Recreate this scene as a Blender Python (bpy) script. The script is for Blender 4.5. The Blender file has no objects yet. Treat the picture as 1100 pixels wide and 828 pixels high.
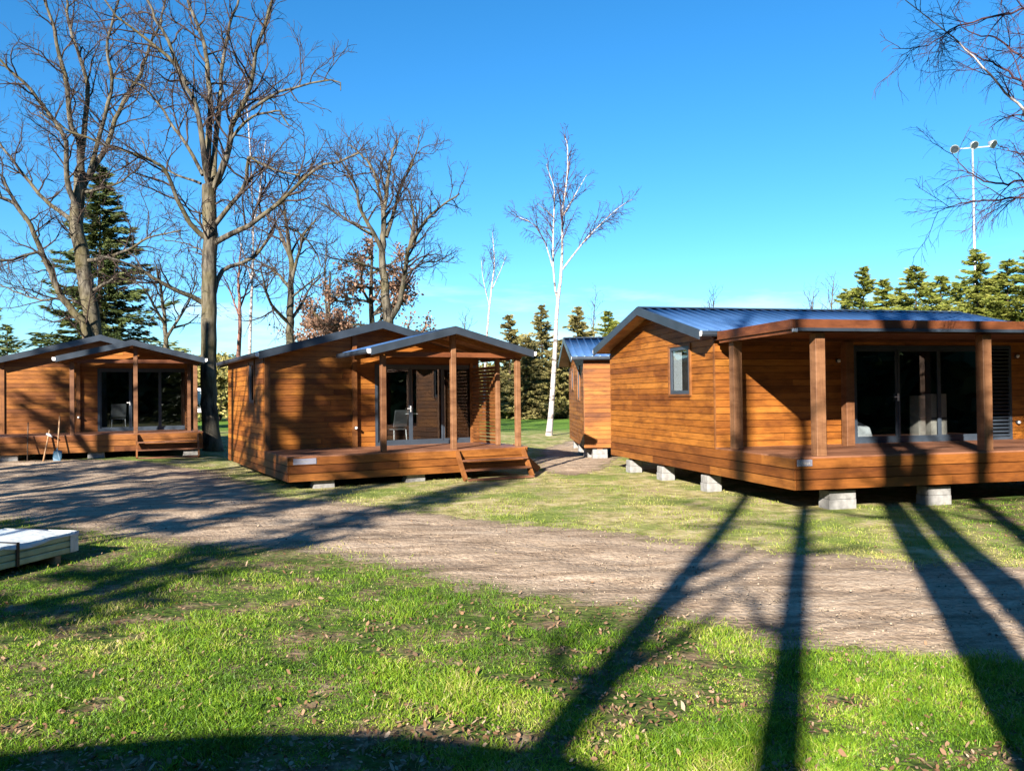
import bpy, math, random
import numpy as np
from mathutils import Vector, Matrix

scene = bpy.context.scene
COL = scene.collection
R = math.radians
rng = np.random.default_rng(7)
random.seed(7)
F, PITCH, ROLL, EYE = 868.35, 0.0135, 0.0117, 2.1

# ------------------------------------------------------------------ helpers
def ray(u, v):
    u -= 550; v = 414 - v
    c, s = math.cos(ROLL), math.sin(ROLL)
    X = (u*c + v*s)/F; Y = (-u*s + v*c)/F
    cp, sp = math.cos(PITCH), math.sin(PITCH)
    return np.array([X, cp - Y*sp, sp + Y*cp])
def at(u, v, d):
    """point of the place seen at photo pixel (u, v) at depth d"""
    D = ray(u, v); return D*(d/D[1]) + np.array([0, 0, EYE])
def onground(u, v, z=0.0):
    D = ray(u, v); return D*((z-EYE)/D[2]) + np.array([0, 0, EYE])

def tag(o, label=None, cat=None, group=None, kind=None):
    if label: o['label'] = label
    if cat: o['category'] = cat
    if group: o['group'] = group
    if kind: o['kind'] = kind
    return o
def thing(name, label, cat, loc=(0, 0, 0), rz=0, group=None):
    o = bpy.data.objects.new(name, None); COL.objects.link(o)
    o.empty_display_size = .3
    o.location = loc; o.rotation_euler = (0, 0, rz)
    return tag(o, label, cat, group)
def link(name, me, mat, parent=None):
    o = bpy.data.objects.new(name, me); COL.objects.link(o)
    if mat is not None and not me.materials: me.materials.append(mat)
    if parent is not None: o.parent = parent
    return o
def np_mesh(name, V, Fq, tone=None, smooth=False, colr=None):
    """V (n,3); Fq (m,k) with constant k"""
    V = np.ascontiguousarray(V, dtype=np.float32); Fq = np.ascontiguousarray(Fq, dtype=np.int32)
    me = bpy.data.meshes.new(name)
    m, k = Fq.shape
    me.vertices.add(len(V)); me.vertices.foreach_set('co', V.ravel())
    me.loops.add(m*k); me.loops.foreach_set('vertex_index', Fq.ravel())
    me.polygons.add(m); me.polygons.foreach_set('loop_start', np.arange(0, m*k, k, dtype=np.int32))
    if smooth: me.polygons.foreach_set('use_smooth', np.ones(m, dtype=bool))
    me.update(calc_edges=True)
    if tone is not None:
        a = me.attributes.new('tone', 'FLOAT', 'FACE'); a.data.foreach_set('value', np.asarray(tone, np.float32))
    if colr is not None:
        a = me.attributes.new('mask', 'FLOAT', 'POINT'); a.data.foreach_set('value', np.asarray(colr, np.float32))
    return me

class MB:
    """collects boxes, prisms and tubes, with metre uvs along each member and a tone per member"""
    def __init__(s): s.v = []; s.f = []; s.uv = []; s.t = []; s.sm = []
    def hexa(s, P, tone=None, u=None):
        # P: 8 corners, 0-3 bottom ring, 4-7 top ring
        if tone is None: tone = random.random()
        P = [Vector(p) for p in P]
        c = sum(P, Vector())/8
        e = [P[1]-P[0], P[3]-P[0], P[4]-P[0]]
        L = max(e, key=lambda q: q.length) if u is None else Vector(u)
        L = L.normalized()
        b = len(s.v); s.v += [tuple(p) for p in P]
        off = random.random()*30; offv = random.random()*30
        for f in ((0,3,2,1),(4,5,6,7),(0,1,5,4),(1,2,6,5),(2,3,7,6),(3,0,4,7)):
            n = (P[f[1]]-P[f[0]]).cross(P[f[2]]-P[f[0]])
            if n.length < 1e-12: n = (P[f[2]]-P[f[0]]).cross(P[f[3]]-P[f[0]])
            n.normalize()
            T = n.cross(L)
            if T.length < .3:
                T = n.orthogonal().normalized(); LL = n.cross(T)
            else: T.normalize(); LL = L
            s.f.append(tuple(b+i for i in f)); s.t.append(tone); s.sm.append(False)
            s.uv.append([((P[i]-c).dot(LL)+off, (P[i]-c).dot(T)+offv) for i in f])
    def box(s, x0, x1, y0, y1, z0, z1, tone=None, u=None):
        x0, x1 = min(x0,x1), max(x0,x1); y0, y1 = min(y0,y1), max(y0,y1); z0, z1 = min(z0,z1), max(z0,z1)
        s.hexa([(x0,y0,z0),(x1,y0,z0),(x1,y1,z0),(x0,y1,z0),(x0,y0,z1),(x1,y0,z1),(x1,y1,z1),(x0,y1,z1)], tone, u)
    def beam(s, a, b, w, h, up=(0,0,1), tone=None):
        """bar from a to b; w sideways, h along up, centred"""
        a, b = Vector(a), Vector(b); d = (b-a).normalized(); up = Vector(up)
        sd = d.cross(up).normalized(); uu = sd.cross(d).normalized()
        sd *= w/2; uu *= h/2
        s.hexa([a-sd-uu, a+sd-uu, b+sd-uu, b-sd-uu, a-sd+uu, a+sd+uu, b+sd+uu, b-sd+uu], tone, d)
    def tube(s, pts, rad, n=8, cap=True, tone=None):
        if tone is None: tone = random.random()
        pts = [Vector(p) for p in pts]
        if not hasattr(rad, '__len__'): rad = [rad]*len(pts)
        b = len(s.v); ref = None; acc = 0; ln = []
        for i, p in enumerate(pts):
            d = (pts[min(i+1, len(pts)-1)] - pts[max(i-1, 0)]).normalized()
            if ref is None: ref = d.orthogonal().normalized()
            ref = (ref - d*ref.dot(d)).normalized(); o2 = d.cross(ref)
            if i: acc += (p-pts[i-1]).length
            ln.append(acc)
            for k in range(n):
                a = 2*math.pi*k/n
                s.v.append(tuple(p + (ref*math.cos(a)+o2*math.sin(a))*rad[i]))
        for i in range(len(pts)-1):
            for k in range(n):
                q = (k+1) % n
                s.f.append((b+i*n+k, b+i*n+q, b+(i+1)*n+q, b+(i+1)*n+k)); s.t.append(tone); s.sm.append(True)
                w = 2*math.pi*rad[i]/n
                s.uv.append([(ln[i], k*w), (ln[i], (k+1)*w), (ln[i+1], (k+1)*w), (ln[i+1], k*w)])
        if cap:
            for i, rev in ((0, True), (len(pts)-1, False)):
                idx = [b+i*n+k for k in range(n)]
                if rev: idx = idx[::-1]
                s.f.append(tuple(idx)); s.t.append(tone); s.sm.append(False)
                s.uv.append([(0.01*k, 0) for k in range(n)])
    def quad(s, P, tone=.5):
        b = len(s.v); s.v += [tuple(p) for p in P]; s.f.append(tuple(range(b, b+len(P)))); s.t.append(tone); s.sm.append(False)
        s.uv.append([(p[0], p[1]) for p in P])
    def build(s, name, mat, parent=None, bevel=0):
        me = bpy.data.meshes.new(name); me.from_pydata(s.v, [], s.f)
        uv = me.uv_layers.new(name='UVMap'); flat = [c for f in s.uv for p in f for c in p]
        uv.data.foreach_set('uv', flat)
        a = me.attributes.new('tone', 'FLOAT', 'FACE'); a.data.foreach_set('value', s.t)
        me.polygons.foreach_set('use_smooth', s.sm)
        me.update()
        o = link(name, me, mat, parent)
        if bevel:
            m = o.modifiers.new('b', 'BEVEL'); m.width = bevel; m.segments = 1; m.limit_method = 'ANGLE'; m.angle_limit = R(50)
        return o

# ------------------------------------------------------------------ materials
def newmat(name):
    m = bpy.data.materials.new(name); m.use_nodes = True
    nt = m.node_tree; nt.nodes.clear()
    out = nt.nodes.new('ShaderNodeOutputMaterial'); b = nt.nodes.new('ShaderNodeBsdfPrincipled')
    nt.links.new(b.outputs[0], out.inputs[0])
    return m, nt, b, out
def N(nt, t, **kw):
    n = nt.nodes.new('ShaderNode'+t)
    for k, v in kw.items():
        if k.startswith('i_'):
            key = k[2:].replace('_', ' ')
            n.inputs[key].default_value = v
        else: setattr(n, k, v)
    return n
def ramp(nt, stops, src=None):
    r = N(nt, 'ValToRGB'); e = r.color_ramp.elements
    while len(e) < len(stops): e.new(.5)
    for i, (p, c) in enumerate(stops):
        e[i].position = p; e[i].color = (*c, 1) if len(c) == 3 else c
    if src is not None: nt.links.new(src, r.inputs[0])
    return r
def mix(nt, a, b, fac, mode='MIX'):
    m = N(nt, 'Mix', data_type='RGBA', blend_type=mode)
    for s, i in ((fac, 0), (a, 6), (b, 7)):
        if hasattr(s, 'is_linked'): nt.links.new(s, m.inputs[i])
        else: m.inputs[i].default_value = s if i == 0 else ((*s, 1) if len(s) == 3 else s)
    return m.outputs[2]
def math_(nt, op, a, b=None):
    m = N(nt, 'Math', operation=op)
    for i, s in enumerate((a, b)):
        if s is None: continue
        if hasattr(s, 'is_linked'): nt.links.new(s, m.inputs[i])
        else: m.inputs[i].default_value = s
    return m.outputs[0]

def wood(name, dark, mid, light, rough=.55, grain=.55, spec=.35):
    m, nt, b, out = newmat(name)
    uv = N(nt, 'UVMap'); tone = N(nt, 'Attribute', attribute_name='tone')
    mp = N(nt, 'Mapping'); mp.inputs['Scale'].default_value = (1.1, 26, 1); nt.links.new(uv.outputs[0], mp.inputs[0])
    n1 = N(nt, 'TexNoise', i_Scale=1.6, i_Detail=7.0, i_Roughness=.65, i_Distortion=.6); nt.links.new(mp.outputs[0], n1.inputs['Vector'])
    base = ramp(nt, [(0, dark), (.5, mid), (1, light)], tone.outputs['Fac']).outputs[0]
    g = ramp(nt, [(.28, (.45, .40, .36)), (.5, (.95, .95, .95)), (.75, (1.18, 1.15, 1.1))], n1.outputs[0]).outputs[0]
    c = mix(nt, base, g, grain, 'MULTIPLY')
    # knots
    mp2 = N(nt, 'Mapping'); mp2.inputs['Scale'].default_value = (2.2, 7.5, 1); nt.links.new(uv.outputs[0], mp2.inputs[0])
    vo = N(nt, 'TexVoronoi', i_Scale=1.0, i_Randomness=1.0); nt.links.new(mp2.outputs[0], vo.inputs['Vector'])
    k = ramp(nt, [(.05, (1, 1, 1)), (.13, (0, 0, 0))], vo.outputs['Distance']).outputs[0]
    c = mix(nt, c, (.09, .035, .012), math_(nt, 'MULTIPLY', k, .6))
    # weather stain with a shape of its own
    ob = N(nt, 'TexCoord'); n2 = N(nt, 'TexNoise', i_Scale=1.5, i_Detail=6.0, i_Roughness=.7)
    mp3 = N(nt, 'Mapping'); mp3.inputs['Scale'].default_value = (.8, .8, 2.5); nt.links.new(ob.outputs['Object'], mp3.inputs[0])
    nt.links.new(mp3.outputs[0], n2.inputs['Vector'])
    s = ramp(nt, [(.36, (.50, .42, .36)), (.58, (1.12, 1.12, 1.12))], n2.outputs[0]).outputs[0]
    c = mix(nt, c, s, .85, 'MULTIPLY')
    nt.links.new(c, b.inputs['Base Color'])
    b.inputs['Roughness'].default_value = rough; b.inputs['Specular IOR Level'].default_value = spec
    bp = N(nt, 'Bump', i_Strength=.35, i_Distance=.006); nt.links.new(n1.outputs[0], bp.inputs['Height']); nt.links.new(bp.outputs[0], b.inputs['Normal'])
    return m
def plain(name, col, rough=.5, metal=0., noise=.15, nscale=6., bump=0., spec=.5):
    m, nt, b, out = newmat(name)
    tc = N(nt, 'TexCoord'); n = N(nt, 'TexNoise', i_Scale=nscale, i_Detail=5.0); nt.links.new(tc.outputs['Object'], n.inputs['Vector'])
    lo = tuple(x*(1-noise*1.6) for x in col); hi = tuple(min(1, x*(1+noise*1.6)) for x in col)
    c = ramp(nt, [(.3, lo), (.7, hi)], n.outputs[0]).outputs[0]
    nt.links.new(c, b.inputs['Base Color'])
    b.inputs['Metallic'].default_value = metal; b.inputs['Specular IOR Level'].default_value = spec
    rr = N(nt, 'MapRange'); rr.inputs['To Min'].default_value = max(.05, rough-.08); rr.inputs['To Max'].default_value = min(1, rough+.1)
    nt.links.new(n.outputs[0], rr.inputs[0]); nt.links.new(rr.outputs[0], b.inputs['Roughness'])
    if bump:
        bp = N(nt, 'Bump', i_Strength=.5, i_Distance=bump); nt.links.new(n.outputs[0], bp.inputs['Height']); nt.links.new(bp.outputs[0], b.inputs['Normal'])
    return m
def leafy(name, stops, rough=.6, trans=.25):
    m, nt, b, out = newmat(name)
    tone = N(nt, 'Attribute', attribute_name='tone')
    c = ramp(nt, stops, tone.outputs['Fac']).outputs[0]
    nt.links.new(c, b.inputs['Base Color']); b.inputs['Roughness'].default_value = rough
    b.inputs['Specular IOR Level'].default_value = .25
    if trans:
        t = N(nt, 'BsdfTranslucent'); nt.links.new(c, t.inputs[0])
        mx = N(nt, 'MixShader'); mx.inputs[0].default_value = trans
        nt.links.new(b.outputs[0], mx.inputs[1]); nt.links.new(t.outputs[0], mx.inputs[2]); nt.links.new(mx.outputs[0], out.inputs[0])
    return m
def bark(name, dark, light, scale=3., moss=None):
    m, nt, b, out = newmat(name)
    tc = N(nt, 'TexCoord'); mp = N(nt, 'Mapping'); mp.inputs['Scale'].default_value = (3, 3, .7); nt.links.new(tc.outputs['Object'], mp.inputs[0])
    n = N(nt, 'TexNoise', i_Scale=scale, i_Detail=8.0, i_Roughness=.7); nt.links.new(mp.outputs[0], n.inputs['Vector'])
    c = ramp(nt, [(.40, dark), (.60, light)], n.outputs[0]).outputs[0]
    if moss:
        n2 = N(nt, 'TexNoise', i_Scale=.9, i_Detail=4.0); nt.links.new(tc.outputs['Object'], n2.inputs['Vector'])
        f = ramp(nt, [(.45, (0, 0, 0)), (.62, (1, 1, 1))], n2.outputs[0]).outputs[0]
        c = mix(nt, c, moss, math_(nt, 'MULTIPLY', f, .55))
    nt.links.new(c, b.inputs['Base Color']); b.inputs['Roughness'].default_value = .9; b.inputs['Specular IOR Level'].default_value = .15
    bp = N(nt, 'Bump', i_Strength=.8, i_Distance=.03); nt.links.new(n.outputs[0], bp.inputs['Height']); nt.links.new(bp.outputs[0], b.inputs['Normal'])
    return m
def birchbark():
    m, nt, b, out = newmat('birch_bark')
    tc = N(nt, 'TexCoord'); mp = N(nt, 'Mapping'); mp.inputs['Scale'].default_value = (1.2, 1.2, 5); nt.links.new(tc.outputs['Object'], mp.inputs[0])
    n = N(nt, 'TexNoise', i_Scale=1.4, i_Detail=5.0, i_Roughness=.65); nt.links.new(mp.outputs[0], n.inputs['Vector'])
    c = ramp(nt, [(.36, (.05, .035, .03)), (.46, (.30, .26, .245)), (.7, (.45, .415, .39))], n.outputs[0]).outputs[0]
    nt.links.new(c, b.inputs['Base Color']); b.inputs['Roughness'].default_value = .7
    return m

M = {}
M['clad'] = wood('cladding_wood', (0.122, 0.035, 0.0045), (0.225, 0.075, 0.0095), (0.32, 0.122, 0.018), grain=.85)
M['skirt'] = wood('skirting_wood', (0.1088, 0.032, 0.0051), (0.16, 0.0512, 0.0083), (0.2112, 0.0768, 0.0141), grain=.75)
M['post'] = wood('post_wood', (0.128, 0.0544, 0.023), (0.16, 0.0736, 0.0333), (0.192, 0.0928, 0.0435), grain=.6)
M['trimw'] = wood('trim_wood', (0.1472, 0.0544, 0.0141), (0.1792, 0.0672, 0.0179), (0.2112, 0.0832, 0.023))
M['decking'] = wood('decking_wood', (0.1344, 0.0544, 0.0269), (0.1728, 0.0736, 0.0384), (0.2112, 0.096, 0.0544))
M['soffit'] = wood('soffit_wood', (0.2688, 0.128, 0.0576), (0.3008, 0.1472, 0.0672), (0.3328, 0.1664, 0.0768), grain=.3)
M['fascia'] = wood('fascia_wood', (0.0896, 0.0269, 0.0083), (0.1152, 0.0352, 0.0115), (0.1408, 0.0461, 0.016))
M['oldwood'] = wood('handle_wood', (0.288, 0.1664, 0.0832), (0.32, 0.192, 0.1024), (0.352, 0.2176, 0.128))
M['roof'] = plain('blue_grey_roof_sheet', (.045, .105, .235), .36, .25, .08, 1.5, spec=.7)
M['darkmetal'] = plain('anthracite_trim', (.022, .030, .042), .38, 0., .12, 3.)
M['frame'] = plain('window_frame_grey', (.030, .040, .055), .35, 0., .1, 4.)
M['white'] = plain('white_enamel', (.62, .62, .62), .4, 0, .04)
M['concrete'] = plain('concrete', (0.1984, 0.192, 0.1856), .9, 0, .18, 9., .01, spec=.2)
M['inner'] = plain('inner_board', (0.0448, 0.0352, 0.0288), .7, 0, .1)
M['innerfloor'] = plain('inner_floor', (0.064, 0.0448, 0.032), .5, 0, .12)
M['chairgrey'] = plain('grey_fabric', (0.1088, 0.112, 0.1152), .8, 0, .1)
M['carton'] = plain('pale_carton', (0.3968, 0.3456, 0.2944), .8, 0, .08)
M['steel'] = plain('galvanised_steel', (.55, .56, .57), .4, .7, .1)
M['bluemetal'] = plain('blue_painted_steel', (0.0077, 0.048, 0.0896), .5, .2, .2, 12.)
M['plate'] = plain('slate_plate', (.16, .16, .20), .45, 0, .06)
M['black'] = plain('black_plastic', (.012, .012, .014), .45, 0, .1)
M['oakbark'] = bark('oak_bark', (0.0128, 0.0102, 0.009), (0.1216, 0.1056, 0.08), 1.6, (0.0896, 0.0736, 0.0288))
M['twig'] = bark('twig_bark', (0.0256, 0.0166, 0.0141), (0.064, 0.0448, 0.0358), 2.)
M['birchtwig'] = bark('birch_twig_bark', (0.032, 0.016, 0.0205), (0.0768, 0.0416, 0.0499), 2.)
M['pinebark'] = bark('conifer_bark', (0.032, 0.0218, 0.0154), (0.0896, 0.064, 0.048), 3.)
M['birch'] = birchbark()
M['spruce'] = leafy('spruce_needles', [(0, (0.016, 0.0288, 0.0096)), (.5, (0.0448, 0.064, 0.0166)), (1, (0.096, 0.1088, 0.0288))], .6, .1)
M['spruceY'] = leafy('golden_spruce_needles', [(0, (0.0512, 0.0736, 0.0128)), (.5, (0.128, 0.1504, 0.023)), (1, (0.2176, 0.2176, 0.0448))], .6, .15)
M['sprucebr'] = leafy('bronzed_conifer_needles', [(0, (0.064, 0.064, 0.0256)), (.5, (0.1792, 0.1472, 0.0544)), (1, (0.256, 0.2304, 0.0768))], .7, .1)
M['shrub'] = leafy('olive_shrub_leaves', [(0, (0.0768, 0.0832, 0.0256)), (.5, (0.2304, 0.1984, 0.0576)), (1, (0.3328, 0.2816, 0.096))], .7, .2)
M['evergreen'] = leafy('dark_evergreen_leaves', [(0, (0.032, 0.0352, 0.0115)), (.6, (0.1088, 0.1056, 0.032)), (1, (0.2176, 0.192, 0.0576))], .5, .15)
M['oakleaf'] = leafy('dry_oak_leaves', [(0, (0.128, 0.064, 0.0384)), (.5, (0.2304, 0.128, 0.0832)), (1, (0.32, 0.2048, 0.1408))], .7, .3)
M['litter'] = leafy('fallen_leaves', [(0, (0.0768, 0.0352, 0.016)), (.4, (0.1728, 0.0928, 0.048)), (.8, (0.2688, 0.1792, 0.1088)), (1, (0.3712, 0.288, 0.2112))], .7, .1)
M['grass'] = leafy('grass_blades', [(0, (0.0288, 0.064, 0.0077)), (.35, (0.095, 0.195, 0.012)), (.65, (0.205, 0.315, 0.018)), (.85, (0.384, 0.3648, 0.0832)), (1, (0.4352, 0.3584, 0.192))], .5, .35)
M['drygrass'] = leafy('dry_grass_blades', [(0, (0.0832, 0.1408, 0.016)), (.45, (0.2112, 0.256, 0.0384)), (.75, (0.3456, 0.32, 0.096)), (1, (0.4352, 0.3584, 0.192))], .6, .3)

def glass():
    m, nt, b, out = newmat('window_glass'); nt.nodes.remove(b)
    lw = N(nt, 'LayerWeight', i_Blend=.5); fr = math_(nt, 'ADD', math_(nt, 'MULTIPLY', math_(nt, 'POWER', lw.outputs['Facing'], 4.), .80), .10); gl = N(nt, 'BsdfGlossy', i_Roughness=.01); tr = N(nt, 'BsdfTransparent')
    tr.inputs[0].default_value = (.80, .83, .84, 1)
    mx = N(nt, 'MixShader')
    nt.links.new(fr, mx.inputs[0]); nt.links.new(tr.outputs[0], mx.inputs[1]); nt.links.new(gl.outputs[0], mx.inputs[2]); nt.links.new(mx.outputs[0], out.inputs[0])
    return m
M['glass'] = glass()
def film():
    m, nt, b, out = newmat('white_stretch_film')
    tc = N(nt, 'TexCoord'); n = N(nt, 'TexNoise', i_Scale=5.0, i_Detail=6.0, i_Distortion=1.5); nt.links.new(tc.outputs['Object'], n.inputs['Vector'])
    c = ramp(nt, [(.3, (.40, .45, .45)), (.55, (.58, .60, .59)), (.8, (.66, .67, .64))], n.outputs[0]).outputs[0]
    nt.links.new(c, b.inputs['Base Color']); b.inputs['Roughness'].default_value = .28
    bp = N(nt, 'Bump', i_Strength=.5, i_Distance=.03); nt.links.new(n.outputs[0], bp.inputs['Height']); nt.links.new(bp.outputs[0], b.inputs['Normal'])
    return m
M['film'] = film()
M['filmside'] = plain('greenish_film_over_boards', (.38, .41, .25), .3, 0, .15, 5., .01)
M['filmblue'] = plain('lilac_film', (.28, .29, .48), .3, 0, .15, 5., .01)
M['paper'] = plain('paper_label', (.5, .51, .54), .7, 0, .03)

# ------------------------------------------------------------------ ground
def smooth(x, a, b):
    t = np.clip((x-a)/(b-a), 0, 1); return t*t*(3-2*t)
def vnoise(x, y, f, seed=0):
    s = np.zeros_like(x, dtype=float); r = np.random.default_rng(seed)
    for k in range(7):
        a = r.uniform(0, 2*np.pi); ff = f*r.uniform(.6, 1.7); p = r.uniform(0, 6.28, 2)
        s += np.sin((x*np.cos(a)+y*np.sin(a))*ff + p[0] + 1.3*np.sin((y*np.cos(a)-x*np.sin(a))*ff*.7+p[1]))
    return s/7
def gz(x, y):
    x = np.asarray(x, float); y = np.asarray(y, float)
    near = 1-smooth(np.hypot(x, y-12), 30, 60)
    z = (.022*vnoise(x, y, 1.1, 3) + .012*vnoise(x, y, 3.1, 4))*near
    z = z + .22*smooth(-x, 8.5, 13)*smooth(y, 19, 25)*(1-smooth(y, 60, 120))*(1-smooth(-x, 60, 120))
    return z
def poly_xy(pts): return np.array([onground(u, v)[:2] for u, v in pts])
near_edge = poly_xy([(-300,545),(-100,552),(0,560),(100,574),(200,588),(300,594),(380,604),(430,614),(500,632),(560,645),(660,656),(740,668),(830,690),(900,697),(1000,708),(1100,724),(1250,748),(1500,790)])
far_edge = poly_xy([(-300,498),(-100,498),(0,500),(140,501),(230,505),(262,517),(310,532),(400,541),(480,551),(560,562),(640,567),(720,578),(820,590),(900,594),(1000,600),(1100,607),(1250,618),(1500,640)])
TRACK = np.vstack([near_edge, far_edge[::-1]])
PATH = poly_xy([(566,496),(585,481),(604,474),(640,470),(680,482),(664,499),(640,508),(606,512),(580,506)])
def inside(px, py, poly):
    c = np.zeros(px.shape, bool); n = len(poly); j = n-1
    for i in range(n):
        xi, yi = poly[i]; xj, yj = poly[j]
        t = ((yi > py) != (yj > py)) & (px < (xj-xi)*(py-yi)/((yj-yi)+1e-12)+xi)
        c ^= t; j = i
    return c
def sdist(px, py, poly):
    d = np.full(px.shape, 1e9); n = len(poly)
    for i in range(n):
        a = poly[i]; b = poly[(i+1) % n]; e = b-a; L = (e*e).sum()+1e-12
        t = np.clip(((px-a[0])*e[0]+(py-a[1])*e[1])/L, 0, 1)
        d = np.minimum(d, np.hypot(px-a[0]-t*e[0], py-a[1]-t*e[1]))
    return np.where(inside(px, py, poly), d, -d)
def axis(lo, hi, step, far):
    core = np.arange(lo, hi+step, step)
    out, g = [], step
    x = hi+step
    a = [];
    while x < far: g *= 1.35; x += g; a.append(x)
    b = []; x = lo; g = step
    while x > -far: g *= 1.35; x -= g; b.append(x)
    return np.array(b[::-1]+list(core)+a)
gx = axis(-24, 16, .16, 900); gy = axis(2.5, 34, .16, 900)
GX, GY = np.meshgrid(gx, gy); GZ = gz(GX, GY)
# mask: 0 lush grass, 1 dry short grass near the cabins
mask = smooth(sdist(GX, GY, np.vstack([near_edge, [[60, 200], [-60, 200]]])), -.6, 1.2)
nx, ny = len(gx), len(gy)
idx = np.arange(nx*ny).reshape(ny, nx)
Fq = np.stack([idx[:-1,:-1], idx[:-1,1:], idx[1:,1:], idx[1:,:-1]], -1).reshape(-1, 4)
me = np_mesh('ground', np.stack([GX, GY, GZ], -1).reshape(-1, 3), Fq, smooth=True, colr=mask.ravel())
def ground_mat():
    m, nt, b, out = newmat('grassy_ground')
    tc = N(nt, 'TexCoord'); mk = N(nt, 'Attribute', attribute_name='mask')
    def noise(s, d=5., r=.6):
        n = N(nt, 'TexNoise', i_Scale=s, i_Detail=d, i_Roughness=r); nt.links.new(tc.outputs['Object'], n.inputs['Vector']); return n.outputs[0]
    lush = ramp(nt, [(.3, (0.0192, 0.032, 0.0077)), (.5, (0.0448, 0.0736, 0.0115)), (.68, (0.0768, 0.1152, 0.016))], noise(9.)).outputs[0]
    soil = ramp(nt, [(.3, (0.0768, 0.048, 0.0256)), (.6, (0.1792, 0.1216, 0.0768)), (.8, (0.2688, 0.2048, 0.1408))], noise(8.96, 5.12, 0.448)).outputs[0]
    f = ramp(nt, [(.46, (0, 0, 0)), (.6, (1, 1, 1))], noise(1.9, 7., .7)).outputs[0]
    lush = mix(nt, lush, soil, f)
    dry = ramp(nt, [(.3, (0.128, 0.1216, 0.0384)), (.5, (0.2816, 0.2368, 0.1024)), (.7, (0.384, 0.32, 0.1856))], noise(3.2, 5.12, 0.448)).outputs[0]
    f2 = ramp(nt, [(.45, (0, 0, 0)), (.6, (1, 1, 1))], noise(.55, 5., .6)).outputs[0]
    dry = mix(nt, dry, (0.0896, 0.1408, 0.0192), math_(nt, 'MULTIPLY', f2, .8))
    f4 = ramp(nt, [(.54, (0, 0, 0)), (.66, (1, 1, 1))], noise(.8, 7., .7)).outputs[0]
    dry = mix(nt, dry, (0.2688, 0.1984, 0.128), math_(nt, 'MULTIPLY', f4, .8))
    c = mix(nt, lush, dry, mk.outputs['Fac'])
    # far meadow is a fresh green field
    sep = N(nt, 'SeparateXYZ'); nt.links.new(tc.outputs['Object'], sep.inputs[0])
    fr = N(nt, 'MapRange'); fr.inputs['From Min'].default_value = 44; fr.inputs['From Max'].default_value = 52; nt.links.new(sep.outputs[1], fr.inputs[0])
    c = mix(nt, c, ramp(nt, [(.3, (0.064, 0.1344, 0.0179)), (.7, (0.128, 0.2112, 0.0288))], noise(.4)).outputs[0], fr.outputs[0])
    nt.links.new(c, b.inputs['Base Color']); b.inputs['Roughness'].default_value = .95; b.inputs['Specular IOR Level'].default_value = .1
    bp = N(nt, 'Bump', i_Strength=.9, i_Distance=.04); nt.links.new(noise(14.08, 5.12, 0.448), bp.inputs['Height']); nt.links.new(bp.outputs[0], b.inputs['Normal'])
    return m
tag(link('ground', me, ground_mat()), 'grassy ground of the holiday park with bare patches', None, None, 'structure')

def ragged(name, poly, step, seed, mat, z=.004, thresh=0.):
    x0, y0 = poly.min(0)-.6; x1, y1 = poly.max(0)+.6
    x0 = max(x0, -26); x1 = min(x1, 17); y0 = max(y0, 3); y1 = min(y1, 48)
    xs = np.arange(x0, x1, step); ys = np.arange(y0, y1, step)
    X, Y = np.meshgrid(xs, ys)
    sd = sdist(X, Y, poly) + .30*vnoise(X, Y, 1.3, seed) + .22*vnoise(X, Y, 4.5, seed+1) + .22*vnoise(X, Y, 14, seed+2) + np.random.default_rng(seed).normal(0, .06, X.shape)
    keep = sd > thresh
    gs = lambda c, w: np.exp(-((sd+.25*vnoise(X, Y, .7, seed+8)-c)/w)**2)
    Z = gz(X, Y)+z+.026*smooth(sd, .35, 1.1)-.024*(gs(.95, .17)+gs(2.0, .19))*smooth(sd, .35, .8)+.008*vnoise(X, Y, 9, seed+5)*smooth(sd, .4, .9)
    Z = np.maximum(Z, gz(X, Y)+z)
    id_ = np.arange(X.size).reshape(X.shape)
    q = keep[:-1,:-1] & keep[1:,:-1] & keep[:-1,1:] & keep[1:,1:]
    Fq = np.stack([id_[:-1,:-1][q], id_[:-1,1:][q], id_[1:,1:][q], id_[1:,:-1][q]], -1)
    used = np.unique(Fq); re = np.full(X.size, -1); re[used] = np.arange(len(used))
    V = np.stack([X, Y, Z], -1).reshape(-1, 3)[used]
    me = np_mesh(name, V, re[Fq], smooth=True, colr=np.clip(sd.reshape(-1)[used], 0, 2))
    return link(name, me, mat)
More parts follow.
